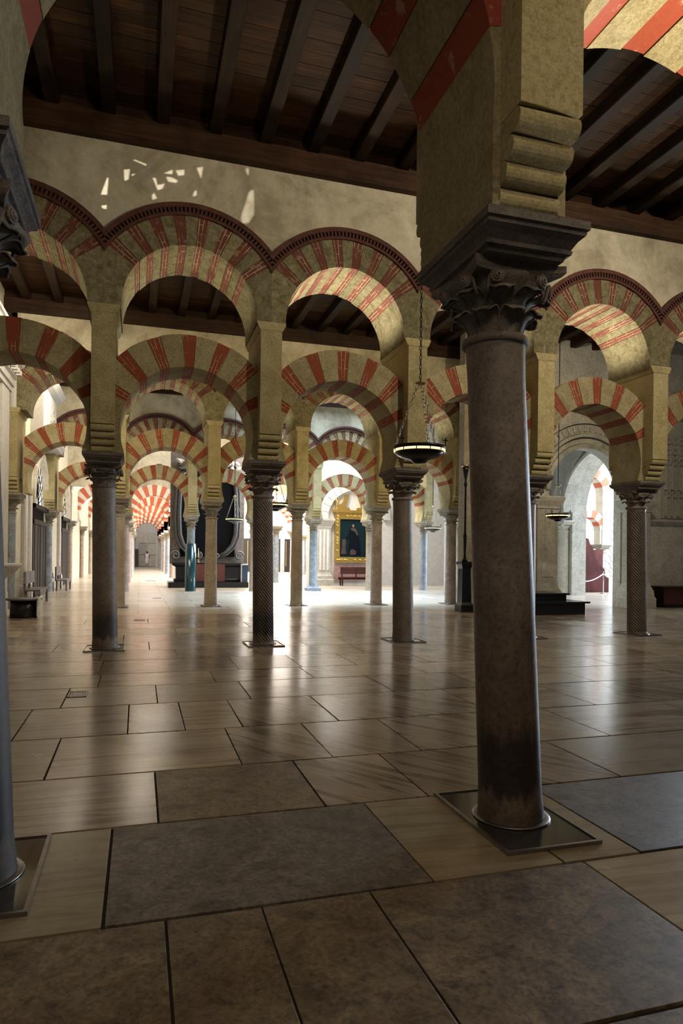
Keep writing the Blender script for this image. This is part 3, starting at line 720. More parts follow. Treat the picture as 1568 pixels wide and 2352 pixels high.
# ================================================================== CEILINGS
def ceiling(name, y0, y1, x0, x1, label, detail=True):
    root = empty(name, (0, 0, 0)); struct(root, label)
    if not detail:
        MB().box(x0, x1, y0, y1, 8.66, 8.8).build('boarding', 'board', root); return
    bw = 0.24; n = int((y1 - y0) / bw) + 1; me = None
    for k in range(n):
        y = y0 + (k + 0.5) * bw
        if me is None:
            me = MB().box(-(x1 - x0) / 2, (x1 - x0) / 2, -bw / 2 + 0.004, bw / 2 - 0.004, 0, 0.05).mesh('board'); me.materials.append(MT['board'])
        put('board', me, None, root, ((x0 + x1) / 2, y, 8.64 + random.uniform(0, 0.006)))
    MB().box(x0, x1, y0, y1, 8.72, 8.8).build('roof_deck', 'beam', root)
    bm = MB().loft([(0.095, (y1 - y0) / 2, 0), (0.105, (y1 - y0) / 2, 0.02), (0.105, (y1 - y0) / 2, 0.24)]).mesh('beam'); bm.materials.append(MT['beam'])
    x = -0.53 - 0.82 * 4
    while x < x1:
        if x > x0: put('beam', bm, None, root, (x, (y0 + y1) / 2, 8.42))
        x += 0.82
ceiling('ceiling', 4.1, 11.25, -3.6, 14, 'dark timber ceiling with beams over the first bay')
ceiling('ceiling', 12.35, 20.05, -3.6, 16, 'dark timber ceiling with beams over the second bay')
ceiling('ceiling', 21.15, 28.35, -3.6, 3.7, 'dark timber ceiling over the left of the third bay', False)
ceiling('ceiling', -3, 3.0, -3.6, 9, 'dark timber ceiling over the camera', False)
def wallplate(n, row, x0, x1, side):
    y = ROWY[row - 1] + side * 0.66
    w_ = ROWY[row - 1] + side * 0.605
    o = MB().box(x0, x1, y - 0.09, y + 0.09, 8.08, 8.44).box(x0, x1, min(w_, w_ + side * 0.04), max(w_, w_ + side * 0.04), 8.44, 8.66).build('trim_%d' % n, 'plate'); struct(o, 'brown timber wall plate under the ceiling beams')
wallplate(1, 2, -3.6, 14, -1); wallplate(2, 2, -3.6, 14, 1); wallplate(3, 3, -3.6, 10.4, -1); wallplate(4, 1, -3.6, 9, 1); wallplate(5, 3, -3.6, 10.4, 1); wallplate(6, 4, -3.6, 13, -1)

# ================================================================== HANGING LAMPS
def link_chain(m, p0, p1, L=0.05, w=0.014, r=0.0035):
    p0, p1 = Vector(p0), Vector(p1); d = p1 - p0; n = max(1, int(d.length / (L * 0.8))); t = d.normalized()
    a = t.orthogonal().normalized(); b = t.cross(a)
    for k in range(n):
        c = p0 + d * ((k + 0.5) / n); u = a if k % 2 else b
        pts = [c + t * (L / 2 * math.cos(q)) + u * (w * math.sin(q)) for q in [2 * PI * i / 8 for i in range(8)]]
        m.tube(pts, r, 4, closed=True)
def lamp(x, y, z, label, near=False, top=8.64):
    l = empty('hanging_lamp', (x, y, z)); tag(l, label, 'lamp', 'hanging bowl lamps')
    n = 40 if near else 24; R = 0.33
    MB().lathe([(0.001, -0.15), (0.07, -0.145), (0.1, -0.12), (0.11, -0.105), (0.2, -0.085), (0.28, -0.05), (R - 0.01, -0.005), (R - 0.02, 0.0), (0.2, -0.05), (0.001, -0.06)], n, cap=False).build('bowl', 'lampblack', l)
    MB().lathe([(R - 0.012, 0.0), (R, 0.0), (R, 0.028), (R - 0.012, 0.028)], n, cap=False).build('lit_band', 'glow', l)
    MB().lathe([(R - 0.014, 0.028), (R + 0.006, 0.028), (R + 0.006, 0.07), (R - 0.014, 0.07), (R - 0.014, 0.028)], n, cap=False).build('rim', 'iron', l)
    m = MB()
    for k in range(12):
        a = k * PI / 6; m.box(R * math.cos(a) - .005, R * math.cos(a) + .005, R * math.sin(a) - .005, R * math.sin(a) + .005, -0.002, 0.03)
    m.build('band_post', 'iron', l)
    for k in range(3):
        a = 0.45 + k * 2 * PI / 3; m = MB(); e = (R * math.cos(a), R * math.sin(a), 0.07); s = (0.035 * math.cos(a), 0.035 * math.sin(a), 0.86)
        if near: link_chain(m, e, s, 0.07, 0.018, 0.0045)
        else: link_chain(m, e, s, 0.12, 0.018, 0.006)
        m.build('chain', 'chain', l)
    for k in range(3):
        a = 0.45 + PI / 3 + k * 2 * PI / 3; cx, cy = R * math.cos(a), R * math.sin(a)
        MB().box(cx - .006, cx + .006, cy - .006, cy + .006, 0.07, 0.17).box(cx - .03, cx + .03, cy - .005, cy + .005, 0.13, 0.143).build('cross', 'iron', l)
    MB().lathe([(0.005, 0.85), (0.06, 0.865), (0.075, 0.88), (0.06, 0.892), (0.012, 0.9), (0.008, 0.95)], 20).build('ceiling_disc', 'brass', l)
    m = MB()
    if near: link_chain(m, (0, 0, 0.94), (0, 0, top - z), 0.075, 0.014, 0.005)
    else: m.tube([(0, 0, 0.94), (0, 0, (top - z) / 2), (0, 0, top - z)], 0.012, 6)
    m.build('hanging_chain', 'iron', l)
    return l
lamp(3.42, 7.93, 2.93, 'large black bowl lamp on chains hanging left of the near column', True)
lamp(3.42, 17.4, 2.88, 'black bowl lamp half hidden by the twisted column left of centre')
lamp(3.42, 25.3, 2.88, 'small black bowl lamp hanging before the dark altarpiece')
lamp(11.4, 25.0, 2.72, 'tiny black bowl lamp far back left of the near column')
lamp(11.4, 16.5, 2.78, 'black bowl lamp hanging in front of the bright stone portal')

# ================================================================== LEFT WALL WITH CHAPEL FRONTS
XW = -3.55
wl = MB()
for (y0, y1, z0, z1) in ((-3, 5.0, 0, 9), (5.0, 7.5, 0, 6.7), (5.0, 7.5, 8.0, 9), (7.5, 25.0, 0, 9), (25.0, 28.4, 5.1, 9), (28.4, 33.6, 0, 9), (33.6, 37.0, 5.1, 9), (37.0, 90, 0, 9)): wl.box(XW - 0.5, XW, y0, y1, z0, z1)
struct(wl.build('wall_left', 'cream_white'), 'left side wall of the hall with chapel fronts')
def fan_door(n, y0, y1, planks, label):
    d = empty('door_%d' % n, (XW + 0.06, (y0 + y1) / 2, 0)); struct(d, label); w = (y1 - y0) / 2; zs = 3.25
    me = MB().box(-0.06, 0.02, -0.14, 0.14, 0.05, 2.55).mesh('plank'); me.materials.append(MT[planks])
    k = -w + 0.15
    while k < w: put('plank', me, None, d, (random.uniform(-.01, .01), k, 0)); k += 0.29
    MB().box(-0.14, 0.06, -w, w, 2.55, 2.72).build('transom', 'door', d)
    for k in range(14):
        y = -w + (k + .5) * 2 * w / 14; MB().box(-0.1, -0.07, y - .025, y + .025, 2.72, 3.1).build('baluster', 'door', d)
    MB().box(-0.14, 0.1, -w, w, 3.1, 3.25).build('lintel', 'door', d)
    MB().box(-0.2, -0.15, -w, w, 2.6, 5.15).build('pane', 'window', d)
    for k in range(1, 12):
        a = PI * k / 12; r = w * 0.98
        MB().tube([(-0.1, 0.35 * math.cos(a), zs + 0.4 * math.sin(a)), (-0.1, r * math.cos(a), zs + r * 1.02 * math.sin(a))], 0.016, 5).build('fan_bar', 'iron', d)
    MB().tube([(-0.1, 0.35 * math.cos(PI * k / 12), zs + 0.4 * math.sin(PI * k / 12)) for k in range(13)], 0.03, 6).build('fan_hub', 'iron', d)
    MB().tube([(-0.1, w * .7 * math.cos(PI * k / 16), zs + w * .7 * math.sin(PI * k / 16)) for k in range(17)], 0.014, 5).build('fan_ring', 'iron', d)
    # arched stucco surround
    for k in range(13):
        p = [(a[0], a[1]) for a in arcpts(0, zs, w, 180 * k / 13, 180 * (k + 1) / 13, 2)] + [(a[0], a[1]) for a in arcpts(0, zs, w + 0.28, 180 * (k + 1) / 13, 180 * k / 13, 2)]
        MB().prism(p, -0.05, 0.1, axis='x').build('surround_block', 'cream_white', d)
    sp = MB()
    for k in range(12):
        p = arcpts(0, zs, w + 0.1, 15 * k, 15 * (k + 1), 1); p += [(p[1][0], 5.3), (p[0][0], 5.3)]
        sp.prism(p, -0.2, 0.0, axis='x')
    sp.build('tympanum_wall', 'cream_white', d)
    return d
fan_door(1, 25.0, 28.4, 'door', 'dark plank chapel door under a fan window in the left wall')
fan_door(2, 33.6, 37.0, 'door', 'further plank chapel door under a fan window in the left wall')
def pilaster(x, y, w, d, z0, z1, m, label, cap=True):
    p = empty('pilaster', (x, y, 0)); tag(p, label, 'pilaster', 'stucco pilasters on the left wall')
    MB().loft([(d + .08, w + .08, z0), (d + .08, w + .08, z0 + .5), (d + .05, w + .05, z0 + .55), (d + .03, w + .03, z0 + .7), (d, w, z0 + .74), (d, w, z1 - .3)]).build('shaft', m, p)
    MB().box(d, d + 0.02, -w * .6, w * .6, z0 + .9, z1 - .45).build('panel', m, p)
    MB().loft([(d, w, z1 - .3), (d + .04, w + .04, z1 - .27), (d + .04, w + .04, z1 - .2), (d + .1, w + .1, z1 - .05), (d + .12, w + .12, z1)]).build('cornice_cap', m, p)
    return p
PN = ['pale stucco pilaster nearest on the left wall beside the cut-off column', 'white stucco pilaster on the near side of the first fan door', 'narrow white pilaster touching the first fan door', 'white pilaster just past the first fan door', 'white pilaster on the near side of the second fan door', 'white pilaster past the second fan door']
for (y, w, l) in zip((19.3, 23.3, 24.3, 29.85, 32.9, 38.3), (.45, .28, .22, .3, .28, .3), PN): pilaster(XW + 0.05, y, w, 0.06, 0, 5.2, 'white', l)
# projecting entablature of the near chapel front
en = empty('entablature', (XW, 16.2, 5.6)); tag(en, 'bright white stucco entablature jutting from the left wall under the arch', 'cornice')
prof = [(0, 0), (0.45, 0), (0.45, .12), (0.5, .14), (0.5, .3), (0.56, .34), (0.56, .52), (0.7, .62), (0.78, .75), (0.8, .9), (0.84, .92), (0.84, 1.0), (0, 1.0)]
MB().prism(prof, -2.4, 2.4).build('moulding', 'white', en)
for k in range(16): MB().box(0.56, 0.68, -2.3 + k * .3, -2.18 + k * .3, .4, .52).build('dentil', 'white', en)
MB().prism([(0, 1.0), (.5, 1.0), (.5, 1.08), (0, 1.15)], -2.2, 2.2).build('coping', 'white', en)
pb = MB().box(0, 0.42, -2.2, -1.3, -5.6, 0).box(0, 0.42, 1.3, 2.2, -5.6, 0); pb.build('supporting_piers', 'white', en)
# attic with relief panel above the first fan door
at = empty('attic_panel', (XW, 26.6, 5.4)); tag(at, 'white attic with a relief panel above the first fan door', 'relief')
MB().prism([(0, 0), (0.6, 0), (0.7, .15), (0.7, .3), (0.4, .35), (0.4, 1.9), (0.6, 2.0), (0.75, 2.2), (0, 2.2)], -1.9, 1.9).build('attic_block', 'white', at)
MB().box(0.4, 0.46, -1.2, 1.2, 0.5, 1.8).build('relief_frame', 'white', at)
rm = MB(); rnd = random.Random(3)
for k in range(14): rm.ball((0.46, rnd.uniform(-.8, .8), rnd.uniform(.7, 1.6)), .06, rnd.uniform(.08, .2), rnd.uniform(.08, .22), 8, 5)
rm.build('relief_figures', 'portal', at)
# iron cross above entablature
MB().box(0.06, 0.1, -.02, .02, 0, 0.75).box(0.06, 0.1, -.22, .22, .45, .5).build('iron_cross', 'iron', None, (XW + 0.3, 15.7, 6.75)); 
tag(bpy.data.objects['iron_cross'], 'thin black iron cross standing on the left entablature', 'cross')
# stoup on the wall near the cut-off column
st = empty('holy_water_stoup', (XW, 16.6, 0.0)); tag(st, 'grey stone shell basin bracketed on the left wall behind the cut-off column', 'basin')
MB().lathe([(0.05, .75), (.12, .85), (.2, 1.0), (.38, 1.12), (.5, 1.25), (.52, 1.32), (.46, 1.32), (.2, 1.18)], 20, 0.5, 0, cap=False).build('basin', 'portal', st)
MB().box(0, .5, -.15, .15, .85, 1.1).build('bracket', 'portal', st)
# benches by the left wall
def bench(x, y, L, rz, m, label, back=True):
    b = empty('bench', (x, y, 0), rz); tag(b, label, 'bench', 'wooden benches')
    MB().box(-L / 2, L / 2, -.2, .22, .41, .46).build('seat', m, b)
    MB().box(-L / 2, L / 2, -.18, -.15, .32, .41).build('apron', m, b)
    if back:
        MB().box(-L / 2, L / 2, .2, .25, .62, .98).build('backrest', m, b)
        for s in (-1, 0, 1): MB().box(s * (L / 2 - .08) - .03, s * (L / 2 - .08) + .03, .2, .26, .4, .98).build('back_post', m, b)
    for s in (-1, 1):
        for yy in (-.17, .2): MB().box(s * (L / 2 - .12) - .035, s * (L / 2 - .12) + .035, yy - .03, yy + .03, 0, .41).build('leg', m, b)
    return b
bench(-3.0, 22.6, 1.9, PI / 2, 'benchgrey', 'grey wooden bench with backrest by the first fan door')
bench(-3.0, 30.3, 1.8, PI / 2, 'benchgrey', 'smaller purple grey bench further along the left wall')
tb = empty('low_table', (-2.66, 17.75, 0)); tag(tb, 'low dark round-topped stand on the floor by the cut-off column', 'table')
MB().lathe([(.38, .42), (.42, .43), (.42, .46), (.001, .46)], 28).build('top', 'benchgrey', tb)
MB().lathe([(.3, 0), (.3, .42)], 20).build('drum', 'blackwood', tb)
MB().box(.36, .4, -.3, .3, .0, .5).build('side_panel', 'whitebox', tb)

# ================================================================== ALTARPIECE
YA = 32.0
al = empty('altarpiece', (3.15, YA, 0)); tag(al, 'tall dark altarpiece with curved grey frame and stucco leaves in the left middle', 'altar')
MB().box(-1.85, 1.85, -0.25, 1.3, 0, 0.26).build('step', 'black', al)
MB().loft([(1.55, .5, .26, 0, .55), (1.6, .52, .36, 0, .55), (1.5, .45, .42, 0, .55), (1.5, .45, .95, 0, .55), (1.68, .55, 1.05, 0, .55), (1.68, .55, 1.15, 0, .55)]).build('altar_table', 'black', al)
MB().box(-.9, .75, -0.02, 0.1, .28, 1.1).build('altar_frontal', 'redcloth', al)
MB().box(-1.75, 1.75, .75, 1.1, 1.1, 6.4).build('retable', 'impost', al)
MB().box(-1.3, 1.3, .68, .76, 1.45, 6.0).build('painting', 'canvas', al)
U = [(-1.18, 5.7), (-1.32, 4.6), (-1.36, 3.4), (-1.32, 2.5), (-1.15, 2.0), (-.85, 1.65), (-.45, 1.45)]
for s in (-1, 1):
    pth = [(s * -x, .62, z) for x, z in U]
    MB().tube(pth, [.09, .11, .12, .12, .11, .09, .06], 10).build('frame_moulding', 'silver', al)
    MB().tube([(x * 1.12 if abs(x) > .5 else x, y - .04, z - .08) for x, y, z in pth], .05, 8).build('inner_moulding', 'silver', al)
    sc = [(s * (.42 + (.17 - .15 * k / 20) * math.cos(PI / 2 + s * 0 + k / 20 * 3.4 * PI)), .56, 1.5 + (.17 - .15 * k / 20) * math.sin(PI / 2 + k / 20 * 3.4 * PI)) for k in range(21)]
    MB().tube(sc, .035, 7).build('scroll', 'stucco_grey', al)
    sc = [(s * (1.5 + (.22 - .17 * k / 20) * math.cos(k / 20 * 3 * PI)), .6, 1.5 + (.24 - .18 * k / 20) * math.sin(k / 20 * 3 * PI)) for k in range(21)]
    MB().tube(sc, .045, 7).build('scroll', 'stucco_grey', al)
    rnd = random.Random(5 + s)
    for k in range(22):
        a = rnd.uniform(0, 2 * PI); r = rnd.uniform(.05, .4); m = MB()
        m.ball((0, 0, 0), rnd.uniform(.05, .1), .05, rnd.uniform(.1, .2), 8, 5)
        o = m.build('stucco_leaf', 'white' if k % 3 else 'stucco_grey', al, (s * 1.12 + r * math.cos(a) * 0.8, .55 + rnd.uniform(-.1, .05), 5.75 + r * math.sin(a)))
        o.rotation_euler = (0, rnd.uniform(-1.5, 1.5), 0)
MB().lathe([(.1, 1.15), (.05, 1.2), (.03, 1.4), (.06, 1.42), (.02, 1.45), (.018, 1.85)], 12, -.45, .5).build('candle', 'brass', al)
ib = empty('information_stand', (4.82, 31.95, 0)); tag(ib, 'white and blue box stand at the right end of the altar step', 'stand')
MB().loft([(.14, .14, .26), (.14, .14, 1.05), (.14, .14, 1.07)]).build('post', 'bluebox', ib); MB().box(-.17, .15, -.16, .16, 1.07, 1.12).build('top', 'whitebox', ib); MB().box(-.17, -.14, -.15, .15, .26, 1.07).build('side_panel', 'whitebox', ib)

# ================================================================== PORTRAIT WALL
YP = 34.0
pw = MB(); pw.box(8.5, 17.5, YP, YP + 0.6, 0, 9); struct(pw.build('wall_portrait', 'white'), 'pale stone choir wall behind the framed portrait')
cp = empty('stone_pilaster', (9.25, YP, 0)); tag(cp, 'fluted pale stone pilaster left of the framed portrait', 'pilaster')
MB().loft([(.55, .3, 0), (.55, .3, .3), (.48, .26, .34), (.46, .25, .5), (.38, .2, .6), (.36, .18, .7), (.36, .18, 3.0), (.4, .2, 3.02), (.4, .2, 3.1), (.46, .24, 3.2), (.55, .32, 3.4), (.55, .32, 3.5)]).build('shaft', 'portal', cp)
for k in (-.2, 0, .2): MB().box(k - .05, k + .05, -.2, -.17, .8, 2.9).build('flute', 'white', cp)
rv = empty('blind_arch', (11.0, YP, 0)); tag(rv, 'carved blind arch framing the portrait on the choir wall', 'arch')
for k in range(15): MB().prism(arcpts(0, 3.5, 1.55, 12 * k + .3, 12 * k + 11.7, 2) + arcpts(0, 3.5, 1.95, 12 * k + 11.7, 12 * k + .3, 2), -.2, 0).build('voussoir', 'portal', rv)
fp = empty('framed_portrait', (10.85, YP - .02, 0)); tag(fp, 'tall portrait in a carved gilded frame with a broken pediment', 'painting')
MB().box(-.75, .75, -.06, -.02, 1.5, 3.5).build('canvas', 'teal', fp)
for (a, b_, c, d) in ((-1.0, -.72, 1.5, 3.5), (.72, 1.0, 1.5, 3.5), (-1.0, 1.0, 1.2, 1.5), (-1.0, 1.0, 3.5, 3.85)): MB().loft([((b_ - a) / 2, .06, c, (a + b_) / 2, -.06), ((b_ - a) / 2, .06, d, (a + b_) / 2, -.06)]).build('frame_rail', 'gold', fp)
MB().box(-1.12, 1.12, -.2, 0, 3.85, 3.98).build('frame_cornice', 'gold', fp)
gr = random.Random(2)
gm = MB()
for k in range(60):
    e = k % 4; t = gr.uniform(-1, 1)
    p = {0: (-.86, 2.5 + 1.25 * t), 1: (.86, 2.5 + 1.25 * t), 2: (t * .95, 3.68), 3: (t * .95, 1.35)}[e]
    gm.ball((p[0], -.12, p[1]), .07, .03, .06, 7, 4)
gm.build('carved_ornament', 'gold', fp)['kind'] = 'stuff'
for s in (-1, 1):
    MB().prism([(s * .95, 3.98), (s * .2, 3.98), (s * .2, 4.1), (s * .45, 4.15), (s * .3, 4.55), (s * .22, 4.85), (s * .42, 4.75), (s * .6, 4.35), (s * .95, 4.15)], -.14, 0).build('pediment_scroll', 'gold', fp)
    MB().lathe([(.06, 3.98), (.08, 4.1), (.04, 4.2), (.09, 4.35), (.1, 4.5), (.05, 4.6), (.01, 4.75)], 10, s * .93, -.08).build('finial', 'gold', fp)
fig = [(-.08, 3.08), (.1, 3.08), (.2, 3.02), (.28, 2.85), (.34, 2.6), (.4, 2.3), (.42, 2.0), (.46, 1.6), (-.02, 1.6), (-.04, 1.75), (-.12, 1.75), (-.16, 1.62), (-.24, 1.62), (-.2, 2.1), (-.17, 2.4), (-.24, 2.5), (-.34, 2.42), (-.38, 2.48), (-.26, 2.68), (-.2, 2.9), (-.16, 3.02)]
MB().prism(fig, -.075, -.06).build('painted_robe', 'robe', fp)
MB().prism([(.02 + .065 * math.cos(a), 3.17 + .09 * math.sin(a)) for a in [2 * PI * k / 14 for k in range(14)]], -.08, -.06).build('painted_head', 'skin', fp)
MB().prism([(-.06, 3.2), (-.05, 3.27), (.02, 3.29), (.09, 3.27), (.1, 3.18), (.085, 3.22), (.02, 3.25), (-.045, 3.22)], -.084, -.06).build('painted_hair', 'robe', fp)
MB().prism([(-.1, 3.05), (.12, 3.06), (.22, 2.92), (.3, 2.72), (.26, 2.62), (.2, 2.72), (.1, 2.86), (-.02, 2.9), (-.12, 2.96)], -.085, -.07).build('painted_sash', 'lace', fp)
MB().prism([(-.14, 1.86), (-.04, 1.92), (.08, 1.9), (.2, 1.8), (.16, 1.62), (-.16, 1.62)], -.085, -.07).build('painted_lace_hem', 'lace', fp)
MB().prism([(-.6, 2.42), (-.42, 2.46), (-.36, 2.3), (-.4, 1.95), (-.34, 1.66), (-.66, 1.64), (-.6, 2.0)], -.082, -.07).build('painted_drape', 'lace', fp)
struct(MB().box(9.85, 12.4, YP - .06, YP, .25, 1.12).build('trim_7', 'pink'), 'pink marble dado under the portrait')
bench(10.85, 33.5, 1.7, PI, 'bench', 'dark red wooden bench under the framed portrait')

# ================================================================== FAR BRIGHT AISLE
FARY = [37.4, 45.0, 52.8, 59.2, 65.6, 72.0]
for k, y in enumerate(FARY):
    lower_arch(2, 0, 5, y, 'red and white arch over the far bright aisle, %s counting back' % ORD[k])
    for i in (0, 1):
        column(gx(i), y, 'slim column on the %s of the far bright aisle, %s counting back' % ('left' if i == 0 else 'right', ORD[k]), 'col_blue' if (k + i) % 2 else 'col_pink', detail=False, light=True, shaft_top=2.66, r0=.18, r1=.16)
        MB().box(-.17, .17, -.4, .4, 3.2, 4.9).build('far_pier', 'cream_white', None, (gx(i), y, 0)); tag(bpy.data.objects[[o.name for o in bpy.data.objects if o.name.startswith('far_pier')][-1]], 'white pier over the %s column of the far aisle, %s counting back' % ('left' if i == 0 else 'right', ORD[k]), 'pier')
    w = MB(); xm = (gx(0) + gx(1)) / 2
    for (p, q) in zip(arcpts(0, 3.61, 1.6, 150, 30, 12), arcpts(0, 3.61, 1.6, 150, 30, 12)[1:]):
        w.prism([(xm + p[0], p[1]), (xm + q[0], q[1]), (xm + q[0], 5.6), (xm + p[0], 5.6)], y - .3, y + .3)
    if k > 0: struct(w.build('wall_aisle', 'cream_white'), 'white wall over an arch of the far aisle')
# lobed arches along the right side of the far aisle
for k, (y0, y1) in enumerate(zip(FARY, FARY[1:])):
    if y1 - y0 < 3: continue
    la = empty('lobed_arch', (gx(1), (y0 + y1) / 2, 0)); tag(la, 'red and white lobed cross arch beside the far aisle, %s counting back' % ORD[k], 'arch', 'lobed cross arches')
    hw = (y1 - y0) / 2 - .3; n = 9
    for j in range(n):
        a0, a1 = 180 * j / n, 180 * (j + 1) / n; am = (a0 + a1) / 2; R0 = hw * .92
        cxp, czp = R0 * math.cos(math.radians(am)), 3.3 + R0 * .72 * math.sin(math.radians(am)); lr = R0 * math.sin(math.radians(90 / n)) * 1.0
        lob = [(cxp + lr * math.cos(math.radians(am + t)) * 1.0, czp + lr * math.sin(math.radians(am + t))) for t in (-100, -60, -20, 20, 60, 100)]
        out = [(hw * 1.28 * math.cos(math.radians(a1)), 3.3 + hw * 1.05 * math.sin(math.radians(a1))), (hw * 1.28 * math.cos(math.radians(a0)), 3.3 + hw * 1.05 * math.sin(math.radians(a0)))]
        lim = (y1 - y0) / 2 - .42; pl = [(max(-lim, min(lim, x_)), z_) for x_, z_ in lob + out]
        MB().prism(pl, -.3, .3, (0, 3.3), axis='x').build('voussoir', 'red_far' if j % 2 else 'cream_white', la)
fw = MB().box(-3.6, 20, 79.5, 80, 0, 9); struct(fw.build('wall_far', 'white'), 'pale end wall closing the far aisle')
fd = empty('door_3', (0.9, 79.5, 0)); struct(fd, 'panelled end door of the far aisle')
for k in range(2):
    for j in range(3): MB().box(-.9 + k * .95, -.05 + k * .95, -.1, 0, .1 + j * 1.3, 1.3 + j * 1.3).build('panel', 'portal', fd)
fdk = empty('far_cabinet', (-0.55, 79.0, 0)); tag(fdk, 'dark cabinet against the end wall of the far aisle', 'cabinet')
MB().box(-.6, .5, -.3, .3, 0, 2.0).build('body', 'blackwood', fdk); MB().box(-.3, .1, -.32, .3, 2.0, 3.2).build('upper_case', 'blackwood', fdk)
# columns and dark screens seen through the bright gap
for k, (x, y) in enumerate([(gx(2), 45), (gx(3), 45), (gx(4), 45), (gx(3), 37.4), (gx(4), 52.8), (gx(5), 52.8), (gx(3), 52.8), (gx(6), 59.2), (gx(5), 45)]):
    column(x, y, 'distant column in the bright choir beyond the gap, %s of nine' % ORD[k], 'col_blue' if k % 2 else 'col_pink', detail=False, light=True, shaft_top=2.66, r0=.18, r1=.16, grp='distant choir columns')
for k, x in enumerate((gx(3), gx(4))):
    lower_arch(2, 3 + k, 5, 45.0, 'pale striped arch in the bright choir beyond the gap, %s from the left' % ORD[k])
for k, x in enumerate((9.2, 11.4, 13.6, 15.8)):
    s = empty('choir_screen', (x, 60.0, 0)); tag(s, 'dark wooden screen far back in the bright choir, %s from the left' % ORD[k], 'screen', 'dark choir screens')
    MB().box(-.9, .9, 0, .1, 0, 3.0).build('panel', 'blackwood', s)
    for j in range(4): MB().box(-.8 + j * .45, -.75 + j * .45, -.04, 0, .5, 2.8).build('gilt_bar', 'gold', s)
struct(MB().box(5, 30, 62, 62.5, 0, 9).build('wall_choir', 'white'), 'white back wall of the bright choir')
# a visitor
def person(x, y, label):
    p = empty('person', (x, y, 0)); tag(p, label, 'person')
    sk = bpy.data.meshes.new('body'); vs = [(0, 0, .95), (0, 0, 1.15), (0, 0, 1.38), (0, 0, 1.5), (0, 0.01, 1.62), (.09, 0, .9), (.1, .02, .5), (.1, 0, .06), (.1, -.1, .03), (-.09, 0, .9), (-.1, -.06, .5), (-.1, -.12, .06), (-.1, -.2, .03), (.2, 0, 1.38), (.25, .03, 1.1), (.2, -.12, .95), (-.2, 0, 1.38), (-.25, .03, 1.1), (-.2, -.12, .95)]
    ed = [(0, 1), (1, 2), (2, 3), (3, 4), (0, 5), (5, 6), (6, 7), (7, 8), (0, 9), (9, 10), (10, 11), (11, 12), (2, 13), (13, 14), (14, 15), (2, 16), (16, 17), (17, 18)]
    sk.from_pydata(vs, ed, []); o = put('body', sk, 'skin', p)
    md = o.modifiers.new('skin', 'SKIN'); rad = [.15, .15, .15, .055, .1, .1, .07, .045, .04, .1, .07, .045, .04, .07, .05, .04, .07, .05, .04]
    for v, r in zip(sk.skin_vertices[0].data, rad): v.radius = (r, r * .85)
    sk.skin_vertices[0].data[0].use_root = True
    o.modifiers.new('sub', 'SUBSURF').render_levels = 1
    MB().lathe([(.2, .35), (.22, .6), (.21, .95), (.18, 1.1), (.22, 1.35), (.14, 1.46), (.07, 1.5)], 16).build('robe', 'cloth_w', p)
    MB().ball((0, .02, 1.66), .11, .12, .12).build('hair', 'hair', p)
    return p
person(0.85, 76.2, 'small figure in pale clothes standing at the end of the far aisle')

# ================================================================== RIGHT: STONE PORTAL, WALL, DAIS
YR = 18.7; PX, PR, PZ = 13.95, 1.38, 3.8
wr = MB()
wr.box(9.9, PX - PR, YR, YR + .35, 0, 9); wr.box(PX + PR, 22, YR, YR + .35, 0, 9)
A = arcpts(PX, PZ, PR, 180, 0, 24)
for p, q in zip(A, A[1:]): wr.prism([p, q, (q[0], 9), (p[0], 9)], YR, YR + .35)
struct(wr.build('wall_right', 'portal'), 'pale stone wall with the arched portal on the right')
po = empty('stone_portal', (PX, YR, 0)); tag(po, 'moulded pale stone archway leading into the bright chapel on the right', 'portal')
for (r0, r1, d) in ((PR, PR + .14, .1), (PR + .16, PR + .34, .05), (PR + .36, PR + .46, .16), (PR + .48, PR + .78, .06), (PR + .8, PR + .9, .14)):
    for k in range(18): MB().prism(arcpts(0, PZ, r0, 10 * k, 10 * k + 10, 2) + arcpts(0, PZ, r1, 10 * k + 10, 10 * k, 2), -d, 0).build('archivolt_stone', 'portal', po)
for k in range(30):
    a = 4 + k * 172 / 29; r = PR + .63
    MB().box(-.03, .03, -.1, 0, -.09, .09).build('carved_bead', 'portal', po, (r * math.cos(math.radians(a)), 0, PZ + r * math.sin(math.radians(a)))).rotation_euler = (0, math.radians(90 - a), 0)
for s in (-1, 1):
    cx = s * (PR + .38)
    MB().loft([(.52, .36, 0, cx, -.3), (.52, .36, .3, cx, -.3), (.48, .33, .36, cx, -.3), (.46, .31, .55, cx, -.3), (.4, .27, .66, cx, -.3), (.36, .24, .8, cx, -.3)]).build('pedestal', 'portal', po)
    MB().loft([(.36, .24, .8, cx, -.3), (.36, .24, 3.1, cx, -.3)]).build('pilaster', 'portal', po)
    MB().box(cx - .22, cx + .22, -.56, -.54, 1.0, 2.95).build('pilaster_panel', 'portal', po)
    MB().loft([(.36, .24, 3.1, cx, -.3), (.4, .28, 3.14, cx, -.3), (.4, .28, 3.2, cx, -.3), (.52, .36, 3.38, cx, -.3), (.54, .38, 3.48, cx, -.3), (.5, .35, 3.52, cx, -.3)]).build('pilaster_capital', 'portal', po)
